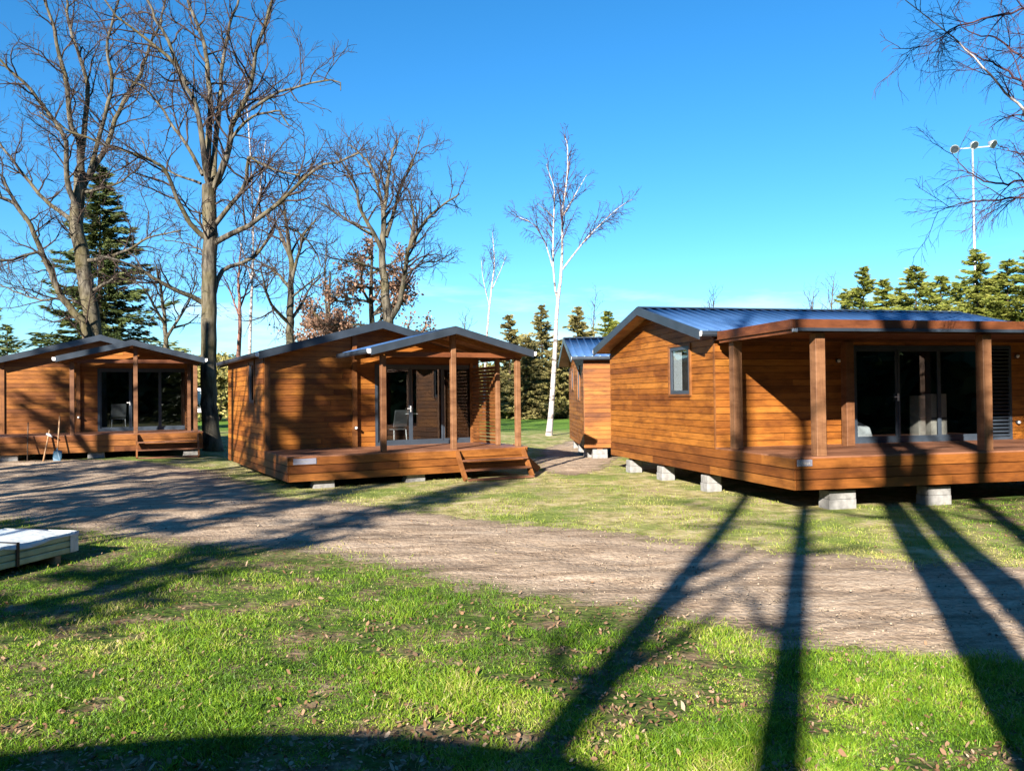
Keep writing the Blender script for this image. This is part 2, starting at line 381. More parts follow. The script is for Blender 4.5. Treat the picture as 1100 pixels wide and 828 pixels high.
def dirt_mat():
    m, nt, b, out = newmat('packed_dirt')
    tc = N(nt, 'TexCoord'); mk = N(nt, 'Attribute', attribute_name='mask')
    def noise(s, d=6., r=.65, sc=None):
        n = N(nt, 'TexNoise', i_Scale=s, i_Detail=d, i_Roughness=r)
        if sc:
            mp = N(nt, 'Mapping'); mp.inputs['Scale'].default_value = sc; mp.inputs['Rotation'].default_value = (0, 0, R(20)); nt.links.new(tc.outputs['Object'], mp.inputs[0]); nt.links.new(mp.outputs[0], n.inputs['Vector'])
        else: nt.links.new(tc.outputs['Object'], n.inputs['Vector'])
        return n.outputs[0]
    c = ramp(nt, [(.32, (0.1536, 0.1056, 0.0704)), (.5, (0.3328, 0.2528, 0.1824)), (.7, (0.4608, 0.3712, 0.2816))], noise(1.6, 9., .72, (.5, 2.2, 1))).outputs[0]
    c = mix(nt, c, ramp(nt, [(.35, (.55, .5, .47)), (.6, (1.05, 1.03, 1.0))], noise(18., 8., .75)).outputs[0], .8, 'MULTIPLY')
    # dark damp leaf mould in patches and a little green towards the edges
    f = ramp(nt, [(.50, (0, 0, 0)), (.66, (1, 1, 1))], noise(1.1, 8., .72, (.45, 1.7, 1))).outputs[0]
    c = mix(nt, c, (0.0832, 0.0576, 0.0384), math_(nt, 'MULTIPLY', f, .75))
    e = N(nt, 'MapRange'); e.inputs['From Min'].default_value = .55; e.inputs['From Max'].default_value = .0; nt.links.new(mk.outputs['Fac'], e.inputs[0])
    c = mix(nt, c, (0.0704, 0.0672, 0.0288), math_(nt, 'MULTIPLY', e.outputs[0], .6))
    nt.links.new(c, b.inputs['Base Color']); b.inputs['Roughness'].default_value = .95; b.inputs['Specular IOR Level'].default_value = .12
    bp = N(nt, 'Bump', i_Strength=1., i_Distance=.03); nt.links.new(noise(16.64, 5.12, 0.48), bp.inputs['Height']); nt.links.new(bp.outputs[0], b.inputs['Normal'])
    return m
DIRT = dirt_mat()
tag(ragged('dirt_track', TRACK, .07, 11, DIRT), 'bare dirt track crossing in front of the cabins', None, None, 'structure')
tag(ragged('dirt_path', PATH, .06, 31, DIRT, .008, .12), 'bare dirt path leading back between the cabins', None, None, 'structure')

# grass blades
def blades(n, sample, hmin, hmax, wid, tone_fn, seed, keepfn):
    r = np.random.default_rng(seed)
    x, y = sample(r, n)
    k = keepfn(x, y, r); x, y = x[k], y[k]; n = len(x)
    h = r.uniform(hmin, hmax, n)*np.clip(.75+.9*vnoise(x, y, 2.3, seed)+.6*vnoise(x, y, 8., seed+9), .35, 1.7); a = r.uniform(0, 2*np.pi, n); w = wid*r.uniform(.6, 1.3, n)
    lean = np.where(r.uniform(0, 1, n) > .85, r.uniform(1.2, 2.6, n), r.uniform(.2, 1.3, n))*h; la = r.uniform(0, 2*np.pi, n)
    z = gz(x, y)-.005
    dx, dy = np.cos(a)*w/2, np.sin(a)*w/2
    lx, ly = np.cos(la)*lean, np.sin(la)*lean
    P = np.empty((n, 5, 3))
    P[:,0] = np.stack([x-dx, y-dy, z], -1); P[:,1] = np.stack([x+dx, y+dy, z], -1)
    P[:,2] = np.stack([x+dx*.8+lx*.35, y+dy*.8+ly*.35, z+h*.6], -1); P[:,3] = np.stack([x-dx*.8+lx*.35, y-dy*.8+ly*.35, z+h*.6], -1)
    P[:,4] = np.stack([x+lx, y+ly, z+h], -1)
    b = np.arange(n)[:,None]*5
    T = np.concatenate([b+np.array([[0,1,2]]), b+np.array([[0,2,3]]), b+np.array([[3,2,4]])], 0)
    t = np.clip(tone_fn(x, y, r), 0, 1)
    return np_mesh('blades', P.reshape(-1, 3), T, tone=np.tile(t, 3), smooth=True)
def frustum(ymin, ymax, margin=.8, power=1.):
    def f(r, n):
        u = r.uniform(0, 1, n); y = ymin*(ymax/ymin)**(u**power) if power != 1 else 1/(1/ymin+(1/ymax-1/ymin)*u)
        x = r.uniform(-1, 1, n)*(y*.66+margin); return x, y
    return f
patch = lambda x, y: .55*vnoise(x, y, 1.5, 41)+.62*vnoise(x, y, 6.5, 42)+.35*vnoise(x, y, 15., 43)
def keep_lush(x, y, r):
    d = sdist(x, y, TRACK)+.3*vnoise(x, y, 1.3, 11)+.22*vnoise(x, y, 4.5, 12)
    side = sdist(x, y, np.vstack([near_edge, [[60, 200], [-60, 200]]]))
    p = np.where(patch(x, y) > .24, .05, 1.)*np.where(patch(x, y) > .10, .45, 1.)
    p = p*np.where(d > 0, .8*np.exp(-d*4.5), 1.)
    return (side < .5) & (r.uniform(0, 1, len(x)) < p)
tone_l = lambda x, y, r: .46+.36*vnoise(x, y, .9, 51)+.32*vnoise(x, y, 3., 52)+.2*vnoise(x, y, 9., 53)+r.normal(0, .14, len(x))+.35*np.clip(patch(x, y), 0, .6)+np.where(r.uniform(0, 1, len(x)) > .95, .4, 0)
me = blades(420000, frustum(3.6, 15.5), .018, .062, .0066, tone_l, 5, keep_lush)
tag(link('lawn_grass', me, M['grass']), 'lush green grass with bare patches in the foreground', 'grass', None, 'stuff')
def keep_dry(x, y, r):
    d = sdist(x, y, TRACK)+.3*vnoise(x, y, 1.3, 11)+.22*vnoise(x, y, 4.5, 12)
    d2 = sdist(x, y, PATH)
    side = sdist(x, y, np.vstack([near_edge, [[60, 200], [-60, 200]]]))
    p = np.where(vnoise(x, y, 1.2, 61)+.5*vnoise(x, y, 4., 62) > .1, .35, 1.)*np.where(np.maximum(d, d2) > 0, np.exp(-np.maximum(d, d2)*3.5), 1.)
    ok = side > .3
    for C in CABS:
        a = C['a']; dx, dy = x-C['x'], y-C['y']
        s_ = dx*math.sin(a)-dy*math.cos(a); t_ = dx*math.cos(a)+dy*math.sin(a)
        ok &= ~((s_ > .5) & (s_ < C['L']-.5) & (t_ > .5) & (t_ < C['T']))
    return ok & (r.uniform(0, 1, len(x)) < p)
tone_d = lambda x, y, r: .52+.35*vnoise(x, y, .8, 71)+.2*vnoise(x, y, 2.6, 72)+r.normal(0, .16, len(x))

CABS = [dict(x=-19.85, y=32.546, a=R(25.5), zb=.43, L=8.19, T=6.2), dict(x=-9.02, y=25.74, a=R(28.36), zb=.185, L=8.19, T=6.2),
        dict(x=2.362, y=33.169, a=R(.33), zb=.358, L=6.33, T=8.), dict(x=2.847, y=23.24, a=R(13.15), zb=.385, L=9.29, T=8.6)]
me = blades(120000, frustum(9.5, 44), .02, .055, .011, tone_d, 6, keep_dry)
tag(link('dry_grass', me, M['drygrass']), 'short yellowish grass between the track and the cabins', 'grass', None, 'stuff')
# fallen leaves
def litter(n, seed, ymin, ymax, size, keep):
    r = np.random.default_rng(seed); x, y = frustum(ymin, ymax)(r, n); k = keep(x, y, r); x, y = x[k], y[k]; n = len(x)
    s = size*r.uniform(.35, 1.25, n)*(1+.35*(r.uniform(0, 1, n) > .93)); a = r.uniform(0, 2*np.pi, n); z = gz(x, y)+r.uniform(.006, .03, n)
    tx, ty = r.normal(0, .5, n), r.normal(0, .5, n); cu = r.uniform(-.2, 1.1, n)
    shp = np.array([(-1,0),(-.45,.42),(.25,.5),(1,.05),(.3,-.48),(-.5,-.38)])
    P = np.empty((n, 6, 3)); ca, sa = np.cos(a), np.sin(a)
    for i, (p, q) in enumerate(shp):
        j = r.uniform(.75, 1.25, n); pu, qu = p*s*.5*j, q*s*.5*j
        P[:,i,0] = x+pu*ca-qu*sa; P[:,i,1] = y+pu*sa+qu*ca; P[:,i,2] = z+pu*tx+qu*ty+cu*s*(abs(q)+.6*abs(p)-.3)*.6
    b = np.arange(n)[:,None]*6
    Fq = np.concatenate([b+np.array([[0,1,2,5]]), b+np.array([[5,2,3,4]])], 0)
    t = np.clip(r.beta(2, 1.8, n), 0, 1)
    return np_mesh('leaves', P.reshape(-1, 3), Fq, tone=np.tile(t, 2))
def kl(x, y, r):
    side = sdist(x, y, np.vstack([near_edge, [[60, 200], [-60, 200]]]))
    p = np.where(patch(x, y) > .16, .85, .12)*np.where(side > .2, .12, 1.)
    return r.uniform(0, 1, len(x)) < p
def pebbles(n, seed):
    r = np.random.default_rng(seed); x, y = frustum(6.5, 30)(r, n)
    sd = sdist(x, y, TRACK)+.3*vnoise(x, y, 1.3, 11)+.22*vnoise(x, y, 4.5, 12); k = (sd > .1) & (r.uniform(0, 1, n) < .35+.65*(vnoise(x, y, 1.1, 77) > 0)); x, y = x[k], y[k]; n = len(x)
    s = .004+.014*r.uniform(0, 1, n)**5; O = np.array([(1,0,0),(0,1,0),(-1,0,0),(0,-1,0),(0,0,.8),(0,0,-.6)])
    P = O[None]*s[:, None, None]*r.uniform(.6, 1.3, (n, 6, 1)); a = r.uniform(0, 6.28, n)[:, None]
    X = P[..., 0]*np.cos(a)-P[..., 1]*np.sin(a)+x[:, None]; Y = P[..., 0]*np.sin(a)+P[..., 1]*np.cos(a)+y[:, None]; Z = P[..., 2]+(gz(x, y)+.008+.024*smooth(sd[k], .35, 1.1))[:, None]
    b = np.arange(n)[:, None]*6; T = np.concatenate([b+np.array([q]) for q in ((0,1,4),(1,2,4),(2,3,4),(3,0,4),(1,0,5),(2,1,5),(3,2,5),(0,3,5))])
    return np_mesh('pebbles', np.stack([X, Y, Z], -1).reshape(-1, 3), T, tone=np.tile(r.uniform(0, 1, n), 8))
tag(link('pebbles', pebbles(26000, 9), leafy('pebble_stone', [(0, (.09, .065, .045)), (.5, (.2, .155, .11)), (1, (.32, .26, .2))], .9, 0)), 'small stones loose on the dirt track', 'gravel', None, 'stuff')
tag(link('fallen_leaves', litter(34000, 8, 3.8, 20, .037, kl), M['litter']), 'dry brown leaves scattered over the grass', 'leaves', None, 'stuff')

# ------------------------------------------------------------------ cabins
BH = .145
def wall_boards(mb, o, d, n, L, z0, top, holes=(), zmax=None, th=.024, bh=BH):
    """o start (x,y), d along, n outward, top(l)->z ; holes (l0,l1,z0,z1)"""
    o = Vector((o[0], o[1], 0)); d = Vector((d[0], d[1], 0)); n = Vector((n[0], n[1], 0))
    def slab(a0, a1, b0, b1, za, zb, y0, y1, tone):
        # bottom edge a0..a1 at za, top edge b0..b1 at zb
        def P(l, z, y): q = o+d*l+n*y; return (q.x, q.y, z)
        if (n.cross(d)).z > 0: pass
        mb.hexa([P(a0,za,y0), P(a1,za,y0), P(a1,za,y1), P(a0,za,y1), P(b0,zb,y0), P(b1,zb,y0), P(b1,zb,y1), P(b0,zb,y1)], tone, d)
    ls = [i*L/400 for i in range(401)]
    zt = max(top(l) for l in ls)
    z = z0; row = 0
    while z < zt-.01:
        za, zb = z, min(z+bh, zt)
        lo = [l for l in ls if top(l) >= za+.004]; hi = [l for l in ls if top(l) >= zb-.004]
        z += bh; row += 1
        if not lo: continue
        A0, A1 = lo[0], lo[-1]
        if hi: B0, B1 = hi[0], hi[-1]
        else: B0 = B1 = (A0+A1)/2
        cuts = {A0, A1}
        for h in holes:
            if h[3] > za and h[2] < zb:
                for q in (h[0], h[1]):
                    if A0 < q < A1: cuts.add(q)
        cuts = sorted(cuts)
        for a, b in zip(cuts, cuts[1:]):
            if b-a < .01: continue
            c = (a+b)/2; zl, zh = za, zb
            for h in holes:
                if h[0] <= c <= h[1] and h[3] > za and h[2] < zb:
                    if h[2] <= za and h[3] >= zb: zl = zh = za
                    elif h[2] > za: zh = min(zh, h[2])
                    else: zl = max(zl, h[3])
            if zh-zl < .012: continue
            # butt joints every few metres
            js = [a]
            p = a + random.uniform(1.2, 3.6)
            while p < b-.5: js.append(p); p += random.uniform(2.2, 3.9)
            js.append(b)
            for k, (p, q) in enumerate(zip(js, js[1:])):
                t0 = max(p, B0) if p == A0 else p; t1 = min(q, B1) if q == A1 else q
                if t1 < t0: t0 = t1 = (t0+t1)/2
                t0 = max(t0, min(B0, q)); t1 = min(t1, max(B1, p))
                tone = random.betavariate(2.2, 2.2)
                g = .003
                slab(p+g*(p != a), q-g*(q != b), t0+g*(p != a), t1-g*(q != b), zl+.013, zh, 0, th, tone)
                slab(p, q, t0, t1, zl, min(zl+.02, zh), -.010, .004, .0)
        
def xf(t, s): return (t, -s)
def box_ts(mb, t0, t1, s0, s1, z0, z1, **k): mb.box(t0, t1, -s1, -s0, z0, z1, **k)

def roof_sheet(root, l0, l1, w0, w1, zw0, zw1, axis, name='roof', rib=.26, cap=None):
    """ribbed sheet: l along the ridge, from w0 (eave) to w1 (ridge)"""
    V = []; Fq = []
    prof = []
    l = l0
    while l < l1-.01:
        for dl, h in ((0,0),(.14,0),(.165,.032),(.205,.032),(.23,0)):
            if l+dl < l1: prof.append((l+dl, h))
        l += rib
    prof.append((l1, 0))
    sl = np.array([zw1-zw0, abs(w1-w0)]); sl = sl/np.hypot(*sl)
    for (l, h) in prof:
        for (w, z) in ((w0, zw0), (w1, zw1)):
            V.append((l, -w, z+h) if axis == 't' else (w, -l, z+h))
        for (w, z) in ((w0, zw0), (w1, zw1)):
            V.append((l, -w, z-.018) if axis == 't' else (w, -l, z-.018))
    n = len(prof)
    for i in range(n-1):
        a = i*4; b = a+4
        Fq += [(a, b, b+1, a+1), (a+2, a+3, b+3, b+2), (a, a+2, b+2, b), (a+1, b+1, b+3, a+3)]
    Fq += [(0, 1, 3, 2), ((n-1)*4, (n-1)*4+2, (n-1)*4+3, (n-1)*4+1)]
    return link(name, np_mesh(name, np.array(V), np.array(Fq)), M['roof'], root)
def gable_roof(root, l0, l1, wc, hw, zr, ze, axis, barge=.17, soffit_l=(None, None), gutter=(True, True), barge_wood=False, ends=(True, True)):
    """ridge along l at w=wc, eaves at wc±hw; zr, ze heights of the top surface"""
    def L(l, w, z): return (l, -w, z) if axis == 't' else (w, -l, z)
    for sgn in (-1, 1):
        roof_sheet(root, l0, l1, wc+sgn*hw, wc, ze, zr, axis)
    cap = MB()
    for sgn in (-1, 1):
        a = L(l0-.01, wc+sgn*.075, zr+.022); b = L(l1+.01, wc+sgn*.075, zr+.022)
        cap.beam(a, b, .17, .012, up=Vector(L(0, sgn*(zr-ze), hw))-Vector(L(0, 0, 0)), tone=.5)
    cap.build('ridge_cap', M['darkmetal'], root)
    sof = MB()
    for sgn in (-1, 1):
        # soffit boards along the ridge direction
        nb = 10
        for k in range(nb):
            f0, f1 = k/nb, (k+1)/nb-.004
            def pt(f, l, dz): return L(l, wc+sgn*hw*f, zr+(ze-zr)*f-dz)
            P = [pt(f0, l0, .10), pt(f0, l1, .10), pt(f1, l1, .10), pt(f1, l0, .10), pt(f0, l0, .06), pt(f0, l1, .06), pt(f1, l1, .06), pt(f1, l0, .06)]
            sof.hexa(P)
    sof.build('soffit', M['soffit'], root)
    for k, l in enumerate((l0, l1)):
        if not ends[k]: continue
        out = -.012 if k == 0 else .012
        bg = MB()
        for sgn in (-1, 1):
            y0, y1 = (l+out, l+out*3.2)
            def pt(f, y, dz): return L(y, wc+sgn*hw*f, zr+(ze-zr)*f+dz)
            f1 = 1+.02/hw
            bg.hexa([pt(0, y0, -barge), pt(f1, y0, -barge), pt(f1, y1, -barge), pt(0, y1, -barge), pt(0, y0, .035), pt(f1, y0, .035), pt(f1, y1, .035), pt(0, y1, .035)], .5)
        bg.build('bargeboard', M['darkmetal'], root)
    for k, sgn in enumerate((-1, 1)):
        if not gutter[k]: continue
        g = MB(); w = wc+sgn*(hw+.062)
        prof = [(-.055, .045), (-.055, -.03), (-.03, -.06), (.03, -.06), (.058, -.025), (.058, .05), (.045, .05), (.045, -.018), (.022, -.046), (-.024, -.046), (-.042, -.024), (-.042, .045)]
        vs = []
        for l in (l0-.01, l1+.01):
            for (dw, dz) in prof: vs.append(L(l, w+sgn*dw, ze-.055+dz))
        b = 0; n = len(prof); g.v += vs
        for i in range(n):
            j = (i+1) % n; g.f.append((i, j, n+j, n+i)); g.t.append(.5); g.sm.append(False); g.uv.append([(0,0)]*4)
        o = g.build('gutter', M['darkmetal'], root)
        for l, q in ((l0-.012, -1), (l1+.012, 1)):
            e = MB()
            pts = prof[:6]
            A = [L(l, w+sgn*dw, ze-.055+dz) for dw, dz in pts]; B_ = [L(l+q*.006, w+sgn*dw, ze-.055+dz) for dw, dz in pts]
            bb = len(e.v); e.v += A+B_
            e.f.append(tuple(range(bb, bb+6))); e.f.append(tuple(range(bb+11, bb+5, -1)))
            for i in range(6): j = (i+1) % 6; e.f.append((bb+i, bb+j, bb+6+j, bb+6+i))
            for _ in range(8): e.t.append(.5); e.sm.append(False)
            e.uv += [[(0,0)]*6, [(0,0)]*6]+[[(0,0)]*4]*6
            e.build('gutter_end', M['white'], o)

def window(root, plane, l0, l1, z0, z1, to3, trim=.07):
    """to3(l, depth_out, z) -> local point"""
    def bx(mb, a0, a1, y0, y1, zz0, zz1, tone=.5):
        P = [to3(a0,y0,zz0), to3(a1,y0,zz0), to3(a1,y1,zz0), to3(a0,y1,zz0), to3(a0,y0,zz1), to3(a1,y0,zz1), to3(a1,y1,zz1), to3(a0,y1,zz1)]
        mb.hexa(P, tone)
    tr = MB(); d = .055
    for a0, a1, b0, b1 in ((l0-trim, l0, z0-trim*.6, z1+trim*.6), (l1, l1+trim, z0-trim*.6, z1+trim*.6), (l0, l1, z1, z1+trim*.6), (l0, l1, z0-trim*.6, z0)):
        bx(tr, a0, a1, -.03, d, b0, b1, random.random())
    w = tr.build('window', M['trimw'], root)
    f = MB(); q = .085
    for a0, a1, b0, b1 in ((l0+.002, l0+q, z0+.002, z1-.002), (l1-q, l1-.002, z0+.002, z1-.002), (l0+q, l1-q, z1-q, z1-.002), (l0+q, l1-q, z0+.002, z0+q)):
        bx(f, a0, a1, -.02, .035, b0, b1)
    f.build('frame', M['frame'], w)
    p = MB(); bx(p, l0+q, l1-q, .004, .010, z0+q, z1-q); p.build('pane', M['glass'], w)
    return w
def glazed_door(root, l0, l1, z0, z1, to3, n=3):
    def bx(mb, a0, a1, y0, y1, zz0, zz1, tone=.5):
        mb.hexa([to3(a0,y0,zz0), to3(a1,y0,zz0), to3(a1,y1,zz0), to3(a0,y1,zz0), to3(a0,y0,zz1), to3(a1,y0,zz1), to3(a1,y1,zz1), to3(a0,y1,zz1)], tone)
    q = .075
    fr = MB()
    for a0, a1, b0, b1 in ((l0, l0+q, z0, z1), (l1-q, l1, z0, z1), (l0+q, l1-q, z1-q, z1), (l0+q, l1-q, z0, z0+.12)):
        bx(fr, a0, a1, -.05, .03, b0, b1)
    d = fr.build('glass_door', M['frame'], root)
    w = (l1-l0-2*q)/n
    for i in range(n):
        a0, a1 = l0+q+i*w, l0+q+(i+1)*w; y = -.03+.018*(i % 2)
        sf = MB(); e = .05
        for c0, c1, b0, b1 in ((a0+.001, a0+e, z0+.121, z1-q-.001), (a1-e, a1-.001, z0+.121, z1-q-.001), (a0+e, a1-e, z1-q-e, z1-q-.001), (a0+e, a1-e, z0+.121, z0+.121+e)):
            bx(sf, c0, c1, y-.02, y+.02, b0, b1)
        sf.build('sash', M['frame'], d)
        p = MB(); bx(p, a0+e, a1-e, y-.003, y+.003, z0+.121+e, z1-q-e); p.build('pane', M['glass'], d)
    h = MB(); a = l0+q+w; bx(h, a-.03, a-.01, .012, .05, z0+.95, z0+1.12); bx(h, a-.12, a-.031, .034, .05, z0+1.03, z0+1.055); h.build('handle', M['white'], d)
    return d
def lamp(root, p, n):
    m = MB(); p = Vector(p); n = Vector(n); m.tube([p, p+n*.05], .045, 12); o = m.build('porch_lamp', M['frame'], root)
    g = MB(); g.tube([p+n*.05, p+n*.085, p+n*.1], [.04, .034, .012], 12); g.build('lamp_glass', M['white'], o)
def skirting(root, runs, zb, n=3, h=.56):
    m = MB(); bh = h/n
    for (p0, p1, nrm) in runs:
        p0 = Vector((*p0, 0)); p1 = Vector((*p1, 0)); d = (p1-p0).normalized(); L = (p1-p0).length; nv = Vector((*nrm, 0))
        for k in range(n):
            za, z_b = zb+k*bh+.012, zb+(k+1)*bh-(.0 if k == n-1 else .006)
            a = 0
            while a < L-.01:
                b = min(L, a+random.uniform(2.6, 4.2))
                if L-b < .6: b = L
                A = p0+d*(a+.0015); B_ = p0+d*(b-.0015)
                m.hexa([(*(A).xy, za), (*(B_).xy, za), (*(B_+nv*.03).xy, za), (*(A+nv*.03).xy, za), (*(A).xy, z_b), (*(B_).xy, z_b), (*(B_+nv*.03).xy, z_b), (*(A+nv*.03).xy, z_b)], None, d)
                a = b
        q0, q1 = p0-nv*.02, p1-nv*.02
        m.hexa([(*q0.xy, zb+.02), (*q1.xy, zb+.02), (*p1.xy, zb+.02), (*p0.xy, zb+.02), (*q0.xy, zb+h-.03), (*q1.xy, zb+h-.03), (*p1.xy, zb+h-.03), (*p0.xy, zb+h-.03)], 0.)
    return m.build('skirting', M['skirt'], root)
def decking(root, t0, t1, s0, s1, z):
    m = MB(); s = s0; w = .14
    while s < s1-.02:
        e = min(s+w-.006, s1); box_ts(m, t0, t1, s, e, z-.03, z); s += w
    return m.build('deck', M['decking'], root)
def post(root, t, s, z0, z1, w, mat='post'):
    m = MB(); box_ts(m, t-w/2, t+w/2, s-w/2, s+w/2, z0, z1); return m.build('post', M[mat], root, .006)
def lettering(txt, parent, loc, rx, rz, size, mat):
    c = bpy.data.curves.new('lettering', 'FONT'); c.body = txt; c.size = size; c.extrude = .001; c.align_x = 'CENTER'; c.align_y = 'CENTER'
    o = bpy.data.objects.new('tmp', c); COL.objects.link(o)
    dg = bpy.context.evaluated_depsgraph_get(); me = bpy.data.meshes.new_from_object(o.evaluated_get(dg))
    bpy.data.objects.remove(o)
    q = link('lettering', me, mat, parent); q.data.materials.clear(); q.data.materials.append(mat)
    q.location = loc; q.rotation_euler = (rx, 0, rz); return q

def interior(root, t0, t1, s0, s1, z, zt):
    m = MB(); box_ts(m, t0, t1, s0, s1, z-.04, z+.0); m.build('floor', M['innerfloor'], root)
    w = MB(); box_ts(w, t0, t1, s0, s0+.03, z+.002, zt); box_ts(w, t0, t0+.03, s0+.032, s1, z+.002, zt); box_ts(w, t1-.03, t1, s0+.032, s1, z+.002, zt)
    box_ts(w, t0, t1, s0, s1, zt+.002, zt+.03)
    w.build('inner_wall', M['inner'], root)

def gable_cabin(C, label, plate):
    root = thing('cabin', label, 'cabin', (C['x'], C['y'], 0), C['a'], 'timber holiday cabins')
    zb = C['zb']; zd = zb+.56; L = C['L']; W = 6.15; ws = 5.5
    zr, ze = zb+3.977, zb+3.11; hw = 3.265; wc = 3.077
    top = lambda l: zr-.11-(zr-ze)*abs(l-wc)/hw
    # walls
    m = MB(); z1 = zd+2.28
    wall_boards(m, (0, -ws), (1, 0), (0, -1), W, zd, top, [(2.97, 6.08, zd, z1)]); m.build('wall', M['clad'], root)
    flat = lambda l: ze-.06
    m = MB(); wall_boards(m, (0, 0), (0, -1), (-1, 0), ws, zd, flat, [(3.62, 4.32, zb+1.82, zb+2.95)]); m.build('wall', M['clad'], root)
    m = MB(); wall_boards(m, (W, 0), (0, -1), (1, 0), ws, zd, flat); m.build('wall', M['clad'], root)
    m = MB(); wall_boards(m, (0, 0), (1, 0), (0, 1), W, zd, top); m.build('wall', M['clad'], root)
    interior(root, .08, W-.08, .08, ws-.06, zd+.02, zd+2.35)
    # corner trims
    for (t, s) in ((.06, ws+.032), (2.36, ws+.045)):
        m = MB(); h = .14 if t < 1 else .12
        box_ts(m, t-h/2+.01, t+h/2+.01, s-.006, s+.05+(.05 if t > 1 else 0), zd+.002, top(t)-.02); m.build('corner_trim', M['trimw'], root)
    window(root, None, 3.62, 4.32, zb+1.82, zb+2.95, lambda l, y, z: (-y, -l, z))
    glazed_door(root, 2.975, 6.075, zd+.003, z1-.003, lambda l, y, z: (l, -(ws+y), z), 3)
    gable_roof(root, -.4, ws+.4, wc, hw, zr, ze, 's')
    # deck
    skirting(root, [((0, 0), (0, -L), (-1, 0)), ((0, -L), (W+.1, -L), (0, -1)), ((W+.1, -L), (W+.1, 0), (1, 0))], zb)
    decking(root, -.028, W+.128, ws+.03, L+.028, zd+.03)
    jm = MB()
    for s in np.arange(.4, L-.2, 1.2): box_ts(jm, .1, W, s, s+.08, zb+.05, zb+.4)
    jm.build('joist', M['skirt'], root)
    # porch
    pz = zd+.032; sp = L-.11
    xs = (2.31, 4.18, 6.05)
    pr, pe = zb+3.645, zb+3.09; phw = 2.2; pc = 4.09
    under = lambda t: pr-.12-(pr-pe)*abs(t-pc)/phw
    for t in xs: post(root, t, sp, pz, under(t)-(.0 if t == xs[1] else .12), .13)
    post(root, 5.9, 7.22, pz, under(5.9)-.02, .11)
    for q0, q1 in ((0, 1), (1, 2)):
        b = MB(); box_ts(b, xs[q0]+.07, xs[q1]-.068, sp-.045, sp+.045, zb+2.93, zb+3.05); b.build('beam', M['fascia'], root)
    for sg in (-1, 1):
        for oy in (0, 1.2):
            r_ = MB(); r_.beam((pc+sg*.08, -sp+oy, under(pc)-.06), (pc+sg*2.08, -sp+oy, under(pc+sg*2.08)-.06), .07, .10); r_.build('rafter', M['trimw'], root)
    for t in (xs[0], xs[2]):
        q = MB(); box_ts(q, t-.045, t+.045, ws+.45, sp-.07, under(t)-.125, under(t)-.02); q.build('beam', M['fascia'], root)
    gable_roof(root, ws+.46, L+.3, pc, phw, pr, pe, 's', barge=.15, ends=(False, True))
    # louvred screen on the right of the porch
    sc = MB(); z = pz+.06
    while z < zb+2.75:
        sc.beam((5.9, -(ws+.10), z), (5.9, -7.16, z), .088, .018, up=(.86, 0, .5)); z += .098
    o = sc.build('louvre_screen', M['trimw'], root)
    q = MB(); box_ts(q, 5.86, 5.94, ws+.03, ws+.09, pz, zb+2.9); q.build('screen_post', M['trimw'], o)
    # steps
    st = MB(); t0, t1 = 4.2, 6.1
    g = float(gz(*(np.array([C['x'], C['y']])+np.array([math.sin(C['a'])*(L+.5)+math.cos(C['a'])*5, -math.cos(C['a'])*(L+.5)+math.sin(C['a'])*5]))))
    for t in (t0, t1):
        st = MB(); st.beam((t, -(L+.035), zd-.02), (t, -(L+.56), g+.02), .05, .17, up=(0, -.6, .6)); st.build('stringer', M['trimw'], root)
    for k in range(3):
        tr = MB(); f = (k+.75)/3.2; s = L+.05+.5*f; zz = zd-.0-(zd-g)*(k+1)/3.25
        box_ts(tr, t0+.026, t1-.026, s-.02, s+.22, zz-.035, zz); tr.build('tread', M['decking'], root)
    if plate: sg = MB(); sg.beam((W+.14, -7.3, zd-.02), (W+.95, -7.35, g+.05), .05, .17, up=(.5, 0, .8)); sg.build('side_stringer', M['trimw'], root)
    lamp(root, (2.36+.02, -(ws+.145), zd+.55), (0, -1, 0))
    if plate:
        p = MB(); box_ts(p, .09, .62, L+.032, L+.045, zd-.155, zd-.02); o = p.build('name_plate', M['plate'], root)
        lettering('Helepi', o, (.355, -(L+.0465), zd-.088), R(90), 0, .075, M['concrete'])
    return root

cabA = gable_cabin(CABS[0], 'leftmost cabin with dark shaded porch, tools leaning on its deck', False)
cabB = gable_cabin(CABS[1], 'middle cabin with gabled porch on posts and slatted screen', True)

